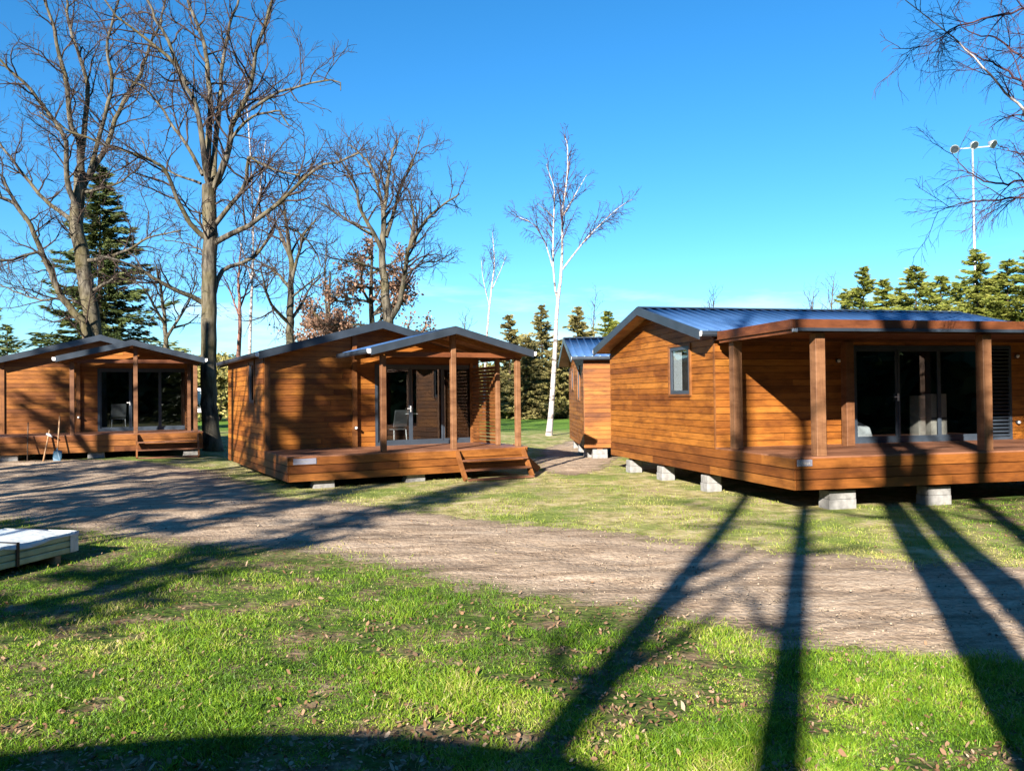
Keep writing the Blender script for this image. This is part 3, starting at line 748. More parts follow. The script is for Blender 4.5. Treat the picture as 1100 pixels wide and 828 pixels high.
def long_cabin(C, label, porch):
    root = thing('cabin', label, 'cabin', (C['x'], C['y'], 0), C['a'], 'timber holiday cabins')
    zb = C['zb']; zd = zb+.56; W = 6.33; T = C['T']; L = C['L']
    zr, ze = zb+3.865, zb+3.03; wc = W/2; hw = W/2+.19
    top = lambda l: zr-.11-(zr-ze)*abs(l-wc)/hw
    flat = lambda l: ze-.06
    side_holes = [(4.14, 5.2, zb+1.72, zb+2.82)] if porch else [(4.3, 5.0, zb+1.6, zb+2.75), (1.6, 2.3, zb+2.0, zb+2.75)]
    m = MB(); wall_boards(m, (0, 0), (0, -1), (-1, 0), W, zd if porch else zb, top, side_holes); m.build('wall', M['clad'], root)
    m = MB(); wall_boards(m, (T, 0), (0, -1), (1, 0), W, zd, top); m.build('wall', M['clad'], root)
    m = MB(); wall_boards(m, (0, 0), (1, 0), (0, 1), T, zd, flat); m.build('wall', M['clad'], root)
    z1 = zd+2.19
    holes = [(3.3, 6.72, zd, z1), (6.78, 7.5, zd, z1)] if porch else []
    m = MB(); wall_boards(m, (0, -W), (1, 0), (0, -1), T, zd if porch else zb, flat, holes); m.build('wall', M['clad'], root)
    for h in side_holes: window(root, None, h[0], h[1], h[2], h[3], lambda l, y, z: (-y, -l, z))
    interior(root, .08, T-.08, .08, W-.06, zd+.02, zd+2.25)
    gable_roof(root, -.42, T+.36, wc, hw, zr, ze, 't')
    ct = MB(); box_ts(ct, -.028, -.002, W-.02, W+.03, zd+.01, ze-.12); ct.build('corner_trim', M['trimw'], root)
    if not porch: return root
    cu = MB(); box_ts(cu, .022, .034, 4.235, 4.66, zb+1.8, zb+2.74); cu.build('curtain', M['white'], root)
    glazed_door(root, 3.305, 6.715, zd+.003, z1-.003, lambda l, y, z: (l, -(W+y), z), 3)
    # louvred shutter
    fr = MB()
    for a, b, c, d in ((6.785, 6.85, zd+.004, z1), (7.43, 7.495, zd+.004, z1), (6.85, 7.43, z1-.07, z1), (6.85, 7.43, zd+.004, zd+.09)): box_ts(fr, a, b, W-.02, W+.03, c, d)
    o = fr.build('louvre_screen', M['frame'], root)
    sl = MB(); z = zd+.13
    while z < z1-.1: sl.beam((6.852, -W, z), (7.428, -W, z), .07, .012, up=(0, -.5, .85)); z += .085
    sl.build('slat', M['frame'], o)
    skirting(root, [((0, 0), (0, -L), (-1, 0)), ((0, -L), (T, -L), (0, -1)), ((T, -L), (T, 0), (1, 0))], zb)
    decking(root, -.028, T+.028, W+.03, L+.028, zd+.03)
    pz = zd+.032
    zt = zb+3.005; zbt = zb+2.83
    # porch roof: flat slab with wooden fascia
    for t in (.55, 4.08, 7.6): post(root, t, L-.13, pz, zbt-.05, .19)
    for t in (.13, 2.72): post(root, t, 6.98, pz, zbt-.05, .19)
    s0, s1 = W+.345, L+.09
    fs = MB(); box_ts(fs, -.11, -.075, s0, s1, zbt, zt); box_ts(fs, -.11, T+.1, s1, s1+.035, zbt, zt); box_ts(fs, -.07, -.04, s0, s1-.05, zbt-.065, zbt-.003)
    fs.build('porch_fascia', M['fascia'], root, .004)
    rs = MB(); box_ts(rs, -.07, T+.1, s0, s1-.004, zt-.06, zt-.015); rs.build('porch_roof', M['darkmetal'], root)
    so = MB(); t = -.04
    while t < T: box_ts(so, t, min(t+.138, T+.08), W+.035, s1-.004, zbt+.012, zbt+.03); t += .142
    so.build('porch_ceiling', M['fascia'], root)
    for s in (6.98, L-.13): jb = MB(); box_ts(jb, .0, T, s-.04, s+.04, zbt-.045, zbt+.01); jb.build('beam', M['fascia'], root)
    g = MB(); box_ts(g, -.03, T+.1, s1+.04, s1+.09, zbt-.035, zbt+.02); go = g.build('porch_gutter', M['darkmetal'], root)
    e = MB(); box_ts(e, -.115, -.034, s1+.038, s1+.09, zbt-.05, zbt+.005); e.build('gutter_end', M['white'], go)
    lamp(root, (7.62, -(W+.026), zd+.42), (0, -1, 0)); lamp(root, (7.62, -(W+.026), zd+1.95), (0, -1, 0)); lamp(root, (2.92, -(W+.026), zd+1.85), (0, -1, 0))
    p = MB(); box_ts(p, .0, .3, L+.032, L+.046, zd-.13, zd-.012); o = p.build('name_plate', M['plate'], root, .004)
    lettering('Helepi', o, (.14, -(L+.0475), zd-.072), R(90), 0, .085, M['carton'])
    return root
cabC = long_cabin(CABS[2], 'farthest cabin, half hidden behind the big right cabin', False)
cabD = long_cabin(CABS[3], 'big right cabin with blue metal roof and flat porch roof', True)

def w2(C, t, s):
    a = C['a']; return np.array([C['x']+s*math.sin(a)+t*math.cos(a), C['y']-s*math.cos(a)+t*math.sin(a)])
def block(C, t, s, label, lying=False, w=.34, d=.34, rot=0):
    p = w2(C, t, s); z = float(gz(*p)); h = C['zb']+.05-z
    root = thing('concrete_block', label, 'concrete block', (p[0], p[1], z), C['a']+rot, 'concrete blocks under the cabins')
    m = MB(); hh = h-.10 if h > .28 else h-.03
    m.box(-w/2, w/2, -d/2, d/2, -.06, hh*.52); m.box(-w/2+.01, w/2-.004, -d/2+.006, d/2-.01, hh*.52+.002, hh)
    m.build('block', M['concrete'], root, .008)
    k = MB(); k.box(-.09, .09, -d/2+.04, d/2-.05, hh+.001, h+.02); k.build('packing_timber', M['trimw'], root)
A, B, Cc, D = CABS
block(D, .17, 1.25, 'concrete block at the far left corner of the big right cabin')
block(D, .17, 3.35, 'concrete block in the middle of the big right cabin side')
block(D, .17, 5.75, 'concrete block under the window wall of the big right cabin')
block(D, 1.05, 8.95, 'concrete block under the front deck near the right name plate', w=.55)
block(D, 3.1, 8.95, 'concrete block under the front deck below the sliding doors', w=.5)
block(D, 5.6, 8.95, 'concrete block at the right edge under the front deck', w=.5)
block(B, .85, 7.9, 'low concrete block under the middle cabin name plate', w=.5)
block(B, 3.15, 7.9, 'low concrete block under the middle cabin deck beside its steps', w=.5)
block(A, .55, 7.95, 'low concrete block under the leftmost cabin beside the rake', w=.5)
block(A, 3.0, 7.95, 'low concrete block under the leftmost cabin right of the shovel', w=.5)
block(A, 5.9, 7.9, 'low concrete block behind the steps of the leftmost cabin', w=.5)
block(Cc, .2, 1.2, 'concrete block under the back corner of the farthest cabin')
block(Cc, .2, 3.4, 'concrete block midway under the side of the farthest cabin')
block(Cc, .2, 5.6, 'concrete block beneath the side window of the farthest cabin')
block(Cc, .5, 6.15, 'concrete block at the front corner of the farthest cabin', w=.5)

# things inside the cabins, seen through the glass
def chair(C, t, s, rz, label):
    p = w2(C, t, s); z = C['zb']+.581
    root = thing('chair', label, 'chair', (p[0], p[1], z), C['a']+rz, 'chairs behind the cabin glass')
    m = MB(); m.box(-.24, .24, -.24, .24, .42, .46); m.build('seat', M['chairgrey'], root, .01)
    m = MB(); m.hexa([(-.25,.22,.50),(.25,.22,.50),(.25,.25,.50),(-.25,.25,.50),(-.25,.32,.98),(.25,.32,.98),(.25,.35,.98),(-.25,.35,.98)]); m.build('backrest', M['chairgrey'], root, .01)
    for x in (-.22, .22):
        for y in (-.22, .24):
            l = MB(); l.tube([(x, y, .42), (x*1.08, y*1.08, 0)], .014, 6); l.build('leg', M['white'], root)
chair(B, 3.72, 5.0, R(200), 'grey chair behind the glass of the middle cabin')
chair(A, 3.6, 5.0, R(190), 'grey chair behind the glass of the leftmost cabin')
p = w2(B, 4.12, 5.22)
tb = thing('side_table', 'slim white pedestal table behind the middle cabin glass', 'table', (p[0], p[1], B['zb']+.581), B['a'])
m = MB(); m.tube([(0, 0, .02), (0, 0, .86)], .025, 10); m.build('pedestal', M['white'], tb)
m = MB(); m.box(-.16, .16, -.16, .16, .861, .885); m.build('table_top', M['white'], tb)
m = MB(); m.tube([(0, 0, 0), (0, 0, .02)], .16, 14); m.build('base', M['white'], tb)
for (t, w, h, lab, nf) in ((5.17, .18, 1.05, 'narrow tall carton standing behind the big right cabin doors', 1), (5.62, .42, 1.08, 'wider tall carton beside the door frame in the big right cabin', 4)):
    p = w2(D, t, 6.08); root = thing('carton', lab, 'carton', (p[0], p[1], D['zb']+.581), D['a'], 'cartons behind the big cabin glass')
    m = MB(); m.box(-w/2, w/2, -.15, .15, 0, h); m.build('box', M['carton'], root, .006)
    tp = MB(); tp.box(-w/2+.0, w/2, -.153, -.1505, h*.46, h*.46+.05); tp.build('tape', M['chairgrey'], root)
p = w2(D, 3.75, 6.08); root = thing('leaning_panel', 'white panel leaning low behind the left door pane', 'panel', (p[0], p[1], D['zb']+.581), D['a'])
m = MB(); m.hexa([(-.25,-.1,0),(.2,-.1,0),(.2,-.06,0),(-.25,-.06,0),(-.25,.05,.55),(.2,.05,.34),(.2,.09,.34),(-.25,.09,.55)]); m.build('board', M['white'], root)

# tools leaning on the leftmost deck
def lean(C, u, v_top, v_bot, d_bot=None):
    b = onground(u[1], v_bot, float(gz(-16, 27))); return b
gA = lambda p: float(gz(p[0], p[1]))
def tool_pts(tb_, st, ztop, ttop):
    p = w2(A, tb_, A['L']+.42); q = w2(A, ttop, st)
    z = gA(p); return Vector((p[0], p[1], z)), Vector((q[0], q[1], z+ztop))
def t_for_px(u, s, z):
    lo, hi = -4, 12
    for _ in range(50):
        m_ = (lo+hi)/2; p = w2(A, m_, s); x = p[0]/p[1]
        if 550+F*x < u: lo = m_
        else: hi = m_
    return lo
zsk = A['L']+.06
# rake
a, b = tool_pts(t_for_px(29, A['L']+.42, 0), zsk, 1.25, t_for_px(30, zsk, 1))
root = thing('rake', 'dark rake leaning upright against the leftmost cabin deck', 'rake', a)
m = MB(); m.tube([(0,0,.03), b-a], .017, 6); m.build('handle', M['pinebark'], root)
m = MB(); m.beam((-.26, 0, .035), (.26, 0, .035), .03, .03)
for k in range(9): m.beam((-.24+k*.06, 0, .02), (-.24+k*.06, -.07, .0), .01, .01)
m.build('head', M['pinebark'], root)
# pickaxe / hoe
a, b = tool_pts(t_for_px(46, A['L']+.42, 0), zsk, .98, t_for_px(53, zsk, 1))
root = thing('mattock', 'short wooden handled mattock leaning between rake and shovel', 'mattock', a)
m = MB(); m.tube([(0,0,.0), (b-a)*.5, b-a], [.028, .024, .027], 8); m.build('handle', M['oldwood'], root)
h = (b-a)*.83; m = MB(); m.tube([h+Vector((-.05,-.02,.05)), h+Vector((.04,-.03,.02)), h+Vector((.14,-.04,-.05))], [.03, .05, .025], 8); m.build('head', M['steel'], root)
# shovel
a, b = tool_pts(t_for_px(60.5, A['L']+.42, 0), zsk, 1.42, t_for_px(64, zsk, 1))
root = thing('shovel', 'shovel with blue blade and wooden handle leaning on the deck', 'shovel', a)
m = MB(); m.tube([(b-a)*.24, (b-a)*.6, b-a], .021, 8); m.build('handle', M['oldwood'], root)
m = MB(); d = (b-a).normalized()
pr = [(-.135,.33),(-.14,.12),(-.11,.0),(.11,.0),(.14,.12),(.135,.33),(.03,.36),(.02,.42),(-.02,.42),(-.03,.36)]
f_ = [Vector((x, .02-.05*(1-(x/.14)**2), 0))+d*z for x, z in pr]; k_ = [q+Vector((0, .006, 0)) for q in f_]
m.quad(f_, .5); m.quad(k_[::-1], .5)
for i in range(len(pr)): j = (i+1) % len(pr); m.quad([f_[i], f_[j], k_[j], k_[i]], .5)
m.build('blade', M['bluemetal'], root)

# wrapped timber pack at the left edge
pk = thing('timber_pack', 'white film wrapped pack of boards on bearers in the grass', 'timber pack', (-5.86, 10.9, float(gz(-5.9, 10.5))), R(-13))
m = MB()
for k in range(3):
    y = -.35-1.2*k; m.box(-1.22, .0, y-.045, y+.045, 0, .10)
m.build('bearer', M['oldwood'], pk)
nxp, nyp = 16, 34
V = []; r_ = np.random.default_rng(3)
for j in range(nyp+1):
    for i in range(nxp+1):
        x = -1.208+1.216*min(max((i-1)/(nxp-2), 0), 1); y = .008-3.21*min(max((j-1)/(nyp-2), 0), 1)
        z = .374+.006*math.sin(x*7+y*3)+.004*math.sin(y*9+x*5)+r_.normal(0, .0025)-(.055+.02*math.sin(y*6+x*8) if i in (0, nxp) or j in (0, nyp) else 0)
        V.append((x, y, z))
Fq = [(j*(nxp+1)+i, j*(nxp+1)+i+1, (j+1)*(nxp+1)+i+1, (j+1)*(nxp+1)+i) for j in range(nyp) for i in range(nxp)]
link('film_cover', np_mesh('film_cover', np.array(V), np.array(Fq)[:, ::-1], smooth=True), M['film'], pk)
m = MB()
for k in range(3): m.box(-1.195, -.006, -3.19, -.006, .102+.085*k, .102+.085*k+.078)
m.build('board_stack', M['filmside'], pk, .01)
m = MB(); m.box(.0, .004, -.14, -.0, .11, .375); m.box(-1.19, .0, .0, .004, .11, .375); m.build('film_end', M['film'], pk)
m = MB(); m.box(-.002, .014, -1.02, -.975, .10, .392); m.box(-1.2, .008, -1.02, -.975, .386, .392); m.build('strap', M['black'], pk)
m = MB(); m.box(.003, .010, -1.72, -1.28, .15, .36); lb = m.build('paper_label', M['paper'], pk)
m = MB()
for (y0, z0, y1, z1) in ((-1.62,.31,-1.55,.34),(-1.55,.34,-1.5,.29),(-1.5,.29,-1.46,.34),(-1.44,.29,-1.44,.34),(-1.44,.34,-1.38,.31),(-1.58,.25,-1.5,.22),(-1.5,.2,-1.42,.24)):
    m.beam((.0115, y0, z0), (.0115, y1, z1), .008, .003, up=(1, 0, 0))
m.build('handwriting', M['black'], lb)
m = MB(); m.box(.003, .012, -3.1, -1.85, .115, .375); m.build('film_patch', M['filmblue'], pk)

# ------------------------------------------------------------------ trees
class TB:
    """numpy collector of tapering tubes"""
    def __init__(s): s.V = []; s.F = []; s.n = 0
    def tube(s, P, Rr, n):
        P = np.asarray(P, float); Rr = np.asarray(Rr, float); k = len(P)
        T = np.gradient(P, axis=0); T /= np.linalg.norm(T, axis=1)[:, None]+1e-9
        ref = np.array([.31, .17, .93]) if abs(T[0, 2]) < .8 else np.array([.93, .31, .17])
        A = np.cross(T, ref); A /= np.linalg.norm(A, axis=1)[:, None]+1e-9
        Bn = np.cross(T, A)
        a = np.arange(n)*2*np.pi/n
        V = P[:, None]+(A[:, None]*np.cos(a)[None, :, None]+Bn[:, None]*np.sin(a)[None, :, None])*Rr[:, None, None]
        i = np.arange(k-1)[:, None]*n; q = np.arange(n)[None]; q2 = (q+1) % n
        Fq = np.stack([i+q, i+q2, i+n+q2, i+n+q], -1).reshape(-1, 4)+s.n
        s.V.append(V.reshape(-1, 3)); s.F.append(Fq); s.n += k*n
    def mesh(s, name): return np_mesh(name, np.concatenate(s.V), np.concatenate(s.F), smooth=True)
def unit(v): return v/(np.linalg.norm(v)+1e-9)
def twig_path(r, p, d, L, n, wob, grav):
    P = [p]; d = unit(d); st = L/(n-1)
    for i in range(n-1):
        d = unit(d+r.normal(0, wob, 3)+np.array([0, 0, grav])); P.append(P[-1]+d*st)
    return np.array(P)
def grow(tb, r, P, Rr, lvl, cfg):
    """children along a branch"""
    c = cfg[lvl]
    seg = np.linalg.norm(np.diff(P, axis=0), axis=1); cum = np.concatenate([[0], np.cumsum(seg)]); L = cum[-1]
    m = max(1, int(L*c['dens']*r.uniform(.8, 1.2)))
    for k in range(m):
        f = c['f0']+(1-c['f0'])*(k+r.uniform(0, 1))/m; f = min(f, .99)
        x = f*L; i = min(np.searchsorted(cum, x)-1, len(seg)-1); i = max(i, 0)
        u = (x-cum[i])/(seg[i]+1e-9); p = P[i]+(P[i+1]-P[i])*u; rr = Rr[i]+(Rr[i+1]-Rr[i])*u
        T = unit(P[i+1]-P[i]); n = r.normal(0, 1, 3); n = unit(n-T*n.dot(T)); n = unit(n+np.array([0, 0, c.get('lift', .2)]))
        ang = r.uniform(*c['ang']); d = T*math.cos(ang)+n*math.sin(ang)
        ln = c['len']*r.uniform(.5, 1.15)*(1-.55*f if c.get('taper', True) else 1)*min(1, max(.35, L/c.get('ref', 3.)))
        r0 = max(min(rr*.62, c['rmax']), c['rmin'])
        Q = twig_path(r, p, d, ln, c['n'], c['wob'], c['grav']); Rq = np.linspace(r0, c['rmin']*.6, c['n'])
        tb[min(c['out'], 1)].tube(Q, Rq, c['sides'])
        if lvl+1 < len(cfg): grow(tb, r, Q, Rq, lvl+1, cfg)
OAK = [dict(dens=2.0, f0=.22, ang=(.5, 1.2), len=3.4, rmax=.045, rmin=.016, n=7, wob=.22, grav=.05, sides=5, out=1, ref=5.),
       dict(dens=3.4, f0=.15, ang=(.5, 1.15), len=1.6, rmax=.024, rmin=.012, n=5, wob=.25, grav=.04, sides=3, out=1, ref=2.2),
       dict(dens=5., f0=.15, ang=(.4, 1.1), len=.75, rmax=.012, rmin=.0085, n=3, wob=.25, grav=.03, sides=3, out=1, ref=1.)]
BIRCH = [dict(dens=3.6, f0=.25, ang=(.4, .9), len=2.3, rmax=.035, rmin=.012, n=6, wob=.12, grav=.03, sides=4, out=1, ref=4., lift=.3),
         dict(dens=4., f0=.1, ang=(.4, 1.), len=1.1, rmax=.014, rmin=.010, n=5, wob=.14, grav=-.06, sides=3, out=1, ref=1.6, lift=0),
         dict(dens=5., f0=.1, ang=(.3, .9), len=.6, rmax=.010, rmin=.009, n=4, wob=.12, grav=-.16, sides=3, out=1, ref=.8, lift=0)]
def smooth_line(P, n):
    P = np.asarray(P, float); k = len(P)
    if k < 3: return np.array([P[0]+(P[-1]-P[0])*t for t in np.linspace(0, 1, n)])
    t = np.linspace(0, k-1, n); out = []
    for q in t:
        i = min(int(q), k-2); u = q-i
        p0, p1, p2, p3 = P[max(i-1, 0)], P[i], P[i+1], P[min(i+2, k-1)]
        out.append(.5*((2*p1)+(-p0+p2)*u+(2*p0-5*p1+4*p2-p3)*u*u+(-p0+3*p1-3*p2+p3)*u**3))
    return np.array(out)
def finish_tree(name, label, cat, tb, base, mt, mc, group=None, foliage=None):
    base = np.asarray(base, float)
    root = thing(name, label, cat, tuple(base), 0, group)
    for t, n, m_ in ((tb[0], 'trunk', mt), (tb[1], 'crown', mc)):
        if not t.V: continue
        t.V[0] = t.V[0]; me = np_mesh(n, np.concatenate(t.V)-base, np.concatenate(t.F), smooth=True); link(n, me, m_, root)
    if foliage is not None:
        V, Fq, tn = foliage; link('foliage', np_mesh('foliage', V-base, Fq, tone=tn), M_f[0], root)
    return root
def traced_tree(name, label, limbs, cfg, seed, mt, mc, jit=.25, cat='tree', foliage_fn=None, group=None, trunk_flare=1.35, d_thick=False):
    """limbs: list of (points (u,v,depth), r0, r1); first one is the trunk from the ground"""
    r = np.random.default_rng(seed); tb = [TB(), TB()]
    base = None; lines = []
    for k, (pts, r0, r1) in enumerate(limbs):
        P = np.array([at(u, v, d) for (u, v, d) in pts])
        if k == 0: P[0, 2] = float(gz(P[0, 0], P[0, 1]))-.1; base = P[0]+np.array([0, 0, .1])
        n = max(8, int(np.linalg.norm(np.diff(P, axis=0), axis=1).sum()/.45))
        Q = smooth_line(P, n); w = r.normal(0, 1, Q.shape)*jit*.13; w[0] = 0; Q = Q+w*np.linspace(.25, 1, n)[:, None]
        Rr = r0+(r1-r0)*np.linspace(0, 1, n)**.8
        if k == 0: Rr = Rr*(1+(trunk_flare-1)*np.exp(-np.linspace(0, 1, n)*22))
        Rr = Rr*(1 if k == 0 or d_thick else .82); tb[0].tube(Q, Rr, 10 if r0 > .1 else 6); lines.append((Q, Rr))
    for k, (Q, Rr) in enumerate(lines):
        if k == 0:
            h = len(Q)//2; grow(tb, r, Q[h:], Rr[h:], 0, cfg)
        else: grow(tb, r, Q, Rr, 0, cfg)
    fol = foliage_fn(tb[1], r) if foliage_fn else None
    return finish_tree(name, label, cat, tb, base, mt, mc, group, fol)
def crop(pts, sc, ox, oy, d, drift=0., d0=0.):
    n = len(pts); return [(ox+x/sc, oy+y/sc, d+d0+drift*i/max(1, n-1)) for i, (x, y) in enumerate(pts)]
M_f = [None]

# big oak left of centre
s6 = lambda pts, d, dr=0., d0=0.: crop(pts, 2.179, 0, 0, d, dr, d0)
dO = 31.
oak = [
 ([(229,490,dO),(225,440,dO),(224,400,dO),(224,340,dO),(225,300,dO),(225,250,dO),(225,200,dO)], .325, .27),
 (s6([(490,430),(480,390),(470,300),(455,240),(430,190),(400,110),(370,50),(345,0),(325,-90)], dO, -1.5), .17, .04),
 (s6([(490,432),(488,350),(492,250),(485,150),(470,80),(440,0),(425,-110)], dO, 1.), .19, .05),
 (s6([(498,440),(520,400),(540,330),(548,280),(590,200),(600,120),(625,50),(640,0),(665,-100)], dO, -2.5), .17, .04),
 (s6([(500,420),(505,330),(515,230),(520,150),(540,60),(560,0),(575,-100)], dO, 2.5), .15, .04),
 (s6([(500,570),(540,548),(580,530),(620,500),(660,470),(700,430),(740,395),(790,378),(840,360)], dO, -3.), .15, .04),
 (s6([(500,530),(530,490),(565,450),(580,400),(582,365),(600,380),(650,400),(700,410)], dO, -2.), .13, .03),
 (s6([(500,440),(540,330),(570,290),(600,270),(630,265),(655,262),(675,295)], dO, -2., -.3), .09, .03),
 (s6([(590,255),(620,235),(660,212),(720,198),(785,185),(800,215)], dO, -1., -1.6), .09, .02),
 (s6([(500,690),(515,640),(545,622),(590,605),(618,580),(640,530),(690,540),(730,575),(750,620)], dO, 2.5), .13, .03),
 (s6([(480,712),(440,690),(400,675),(360,650),(320,622),(280,612),(230,600)], dO, -2.5), .13, .035),
 (s6([(485,560),(450,530),(425,490),(400,430),(385,395),(350,375),(280,350),(220,330),(150,300),(90,262)], dO, -3.), .13, .03),
 (s6([(475,410),(440,345),(400,290),(370,240),(330,200),(270,185)], dO, 2.), .10, .03),
 (s6([(440,200),(400,140),(340,90),(290,50),(240,0),(200,-60)], dO, -1.5, -1.), .10, .03),
 (s6([(470,430),(430,415),(395,400),(345,365),(330,320)], dO, 1.5), .07, .02),
 (s6([(490,600),(460,580),(430,570),(390,565)], dO, 3.), .05, .02),
]
traced_tree('oak_tree', 'tall bare oak with dark trunk beside the middle cabin', oak, OAK, 21, M['oakbark'], M['twig'])
dL = 38.
lo = [
 ([(101,492,dL),(101,430,dL),(101,362,dL),(94,316,dL),(87,275,dL),(83,240,dL),(85,205,dL),(87,183,dL)], .42, .27),
 (s6([(190,400),(185,330),(165,290),(155,200),(140,130),(125,60),(105,0),(80,-90)], dL, -2.), .2, .05),
 (s6([(182,530),(178,480),(160,440),(155,380),(150,320),(110,260),(80,220),(40,180),(0,140),(-60,90)], dL, -3.), .2, .05),
 (s6([(190,430),(215,400),(250,340),(270,280),(300,220),(330,170),(350,110),(375,60),(390,-20)], dL, 3.), .19, .05),
 (s6([(180,525),(150,502),(120,480),(80,440),(40,390),(0,340),(-70,300)], dL, 2.), .16, .05),
 ([(98,440,dL-.5),(92,356,dL-.5),(78,335,dL-.6),(64,315,dL-.8),(55,293,dL-1),(41,262,dL-1.4),(27,234,dL-1.8),(9,215,dL-2),(-20,205,dL-2.4)], .26, .08),
 (s6([(190,380),(200,270),(205,200),(185,130),(165,60),(155,0),(150,-80)], dL, 1.), .17, .05),
 (s6([(205,420),(235,310),(262,200),(252,110),(275,0),(290,-60)], dL, -2.), .15, .04),
 (s6([(125,640),(95,590),(40,602),(0,610),(-60,600)], dL, -2., -1.), .12, .04),
 (s6([(218,680),(240,668),(268,650)], dL, -1.), .11, .07),
 (s6([(205,610),(260,600),(310,580),(350,555),(425,540)], dL, -2.5), .12, .03),
 (s6([(200,450),(240,440),(290,420),(330,385)], dL, -2), .1, .03),
 (s6([(60,515),(20,440),(0,410),(-40,380)], dL, -1, -1.5), .1, .03),
 (s6([(215,720),(150,700),(90,700),(30,680),(-20,660)], dL, 3.), .09, .03),
]
traced_tree('oak_tree', 'many limbed bare oak rising behind the leftmost cabin', lo, OAK, 22, M['oakbark'], M['twig'])
s4 = lambda pts, d, dr=0.: crop(pts, 3.494, 190, 143, d, dr)
dM = 50.
mo = [
 ([(418,446,dM),(418,400,dM)]+s4([(795,710),(785,640),(780,560),(770,480),(775,380),(778,280),(790,200),(800,110),(830,30)], dM), .42, .06),
 (s4([(775,450),(740,380),(690,290),(670,200),(630,130),(590,60)], dM, -3), .2, .04),
 (s4([(800,700),(835,640),(850,560),(870,440),(900,380),(950,310),(1000,270),(1060,230)], dM, -3), .26, .05),
 (s4([(785,390),(820,280),(840,200),(890,100),(910,10)], dM, 3), .18, .04),
 (s4([(775,290),(740,150),(700,90),(640,40)], dM, 2), .14, .04),
 (s4([(775,520),(700,492),(640,480),(560,460)], dM, -3), .12, .04),
 (s4([(740,385),(660,340),(600,300),(540,260)], dM, 2), .13, .04),
 (s4([(870,440),(890,330),(880,260),(865,205)], dM, 1), .12, .04),
 (s4([(850,540),(920,490),(980,480),(1040,450)], dM, 2), .1, .03)]
OAKF = [dict(OAK[0], dens=2.0, rmin=.020, len=4., rmax=.08), dict(OAK[1], dens=2.8, rmin=.014, len=2.), dict(OAK[2], dens=3.4, rmin=.012, len=.95)]
traced_tree('oak_tree', 'bare spreading oak showing above the middle cabin ridge', mo, OAKF, 23, M['oakbark'], M['twig'])
dS = 45.
so = [
 ([(311,450,dS),(311,400,dS)]+s4([(425,780),(425,640),(430,500),(420,400),(410,330),(400,230)], dS), .34, .05),
 (s4([(418,710),(360,650),(330,580),(310,500)], dS, -3), .14, .04), (s4([(428,590),(390,540),(340,500),(280,470)], dS, 2), .14, .04),
 (s4([(428,700),(470,640),(500,580),(540,540)], dS, 2), .13, .04), (s4([(430,560),(460,440),(480,380),(520,330)], dS, -2), .13, .04),
 (s4([(425,470),(395,400),(370,330),(330,300)], dS, 2), .11, .03), (s4([(428,620),(500,560),(560,520)], dS, -2.), .1, .03)]
traced_tree('oak_tree', 'smaller bare tree between the tall oak and the middle cabin roof', so, OAKF, 24, M['oakbark'], M['twig'])
# small bare tree right of the left oak
dT = 46.
st_ = [([(180,452,dT),(179,400,dT),(178,360,dT),(176,335,dT),(172,310,dT),(168,285,dT)], .2, .05), ([(178,365,dT),(190,345,dT),(204,320,dT+1),(212,295,dT+1)], .13, .03), ([(178,350,dT),(166,330,dT-1),(155,310,dT-2),(140,300,dT-2)], .12, .03), ([(186,352,dT),(200,348,dT+1),(214,338,dT+2)], .1, .03)]
traced_tree('bare_tree', 'small bare forked tree between the two big oaks', st_, OAKF, 25, M['oakbark'], M['twig'])

# birches
s5 = lambda pts, d, dr=0.: crop(pts, 4.14, 500, 130, d, dr)
dB = 42.7
bi = [
 ([(589.5,468,dB),(593,430,dB),(596,380,dB),(598,340,dB),(600,318,dB),(602.5,297,dB),(604,265,dB),(604,227,dB)]+s5([(450,280),(455,130),(440,60)], dB), .155, .018),
 (s5([(408,785),(398,740),(390,600),(393,400),(395,300),(370,230),(360,190)], dB, -1.), .085, .015),
 (s5([(432,660),(500,570),(560,500),(610,450),(690,380),(740,350)], dB, -1.5), .07, .012),
 (s5([(388,650),(350,530),(290,450),(210,420)], dB, 1.), .055, .012),
 (s5([(435,420),(470,360),(510,290),(540,240)], dB, 1.5), .06, .015),
 (s5([(392,430),(360,400),(320,370)], dB, -1.), .05, .015)]
traced_tree('birch_tree', 'white trunked birch standing between the middle and right cabins', bi, BIRCH, 31, M['birch'], M['birchtwig'], jit=.1)
BIRF = [dict(BIRCH[0], dens=2.2, rmin=.018), dict(BIRCH[1], dens=3.2, rmin=.014, len=1.4), dict(BIRCH[2], dens=3.4, rmin=.012, len=.8)]
d2 = 75.
traced_tree('birch_tree', 'slim faint birch far behind the porch of the middle cabin', [([(520,446,d2),(521,400,d2),(524,350,d2),(528,310,d2),(531,285,d2),(530,262,d2),(529,250,d2)], .15, .02), ([(526,330,d2),(519,300,d2),(517,280,d2)], .06, .02), ([(529,310,d2),(538,290,d2),(543,275,d2)], .06, .02)], BIRF, 32, M['birch'], M['birchtwig'], jit=.1)
d3 = 48.
traced_tree('birch_tree', 'thin white birch seen just right of the tall oak trunk', [([(269,450,d3),(268,400,d3),(269,350,d3),(271,300,d3),(272,240,d3),(268,150,d3),(262,70,d3)], .14, .02), ([(271,250,d3),(280,200,d3),(285,150,d3)], .08, .02), ([(270,300,d3),(258,260,d3),(250,220,d3)], .07, .02)], BIRF, 33, M['birch'], M['birchtwig'], jit=.1)
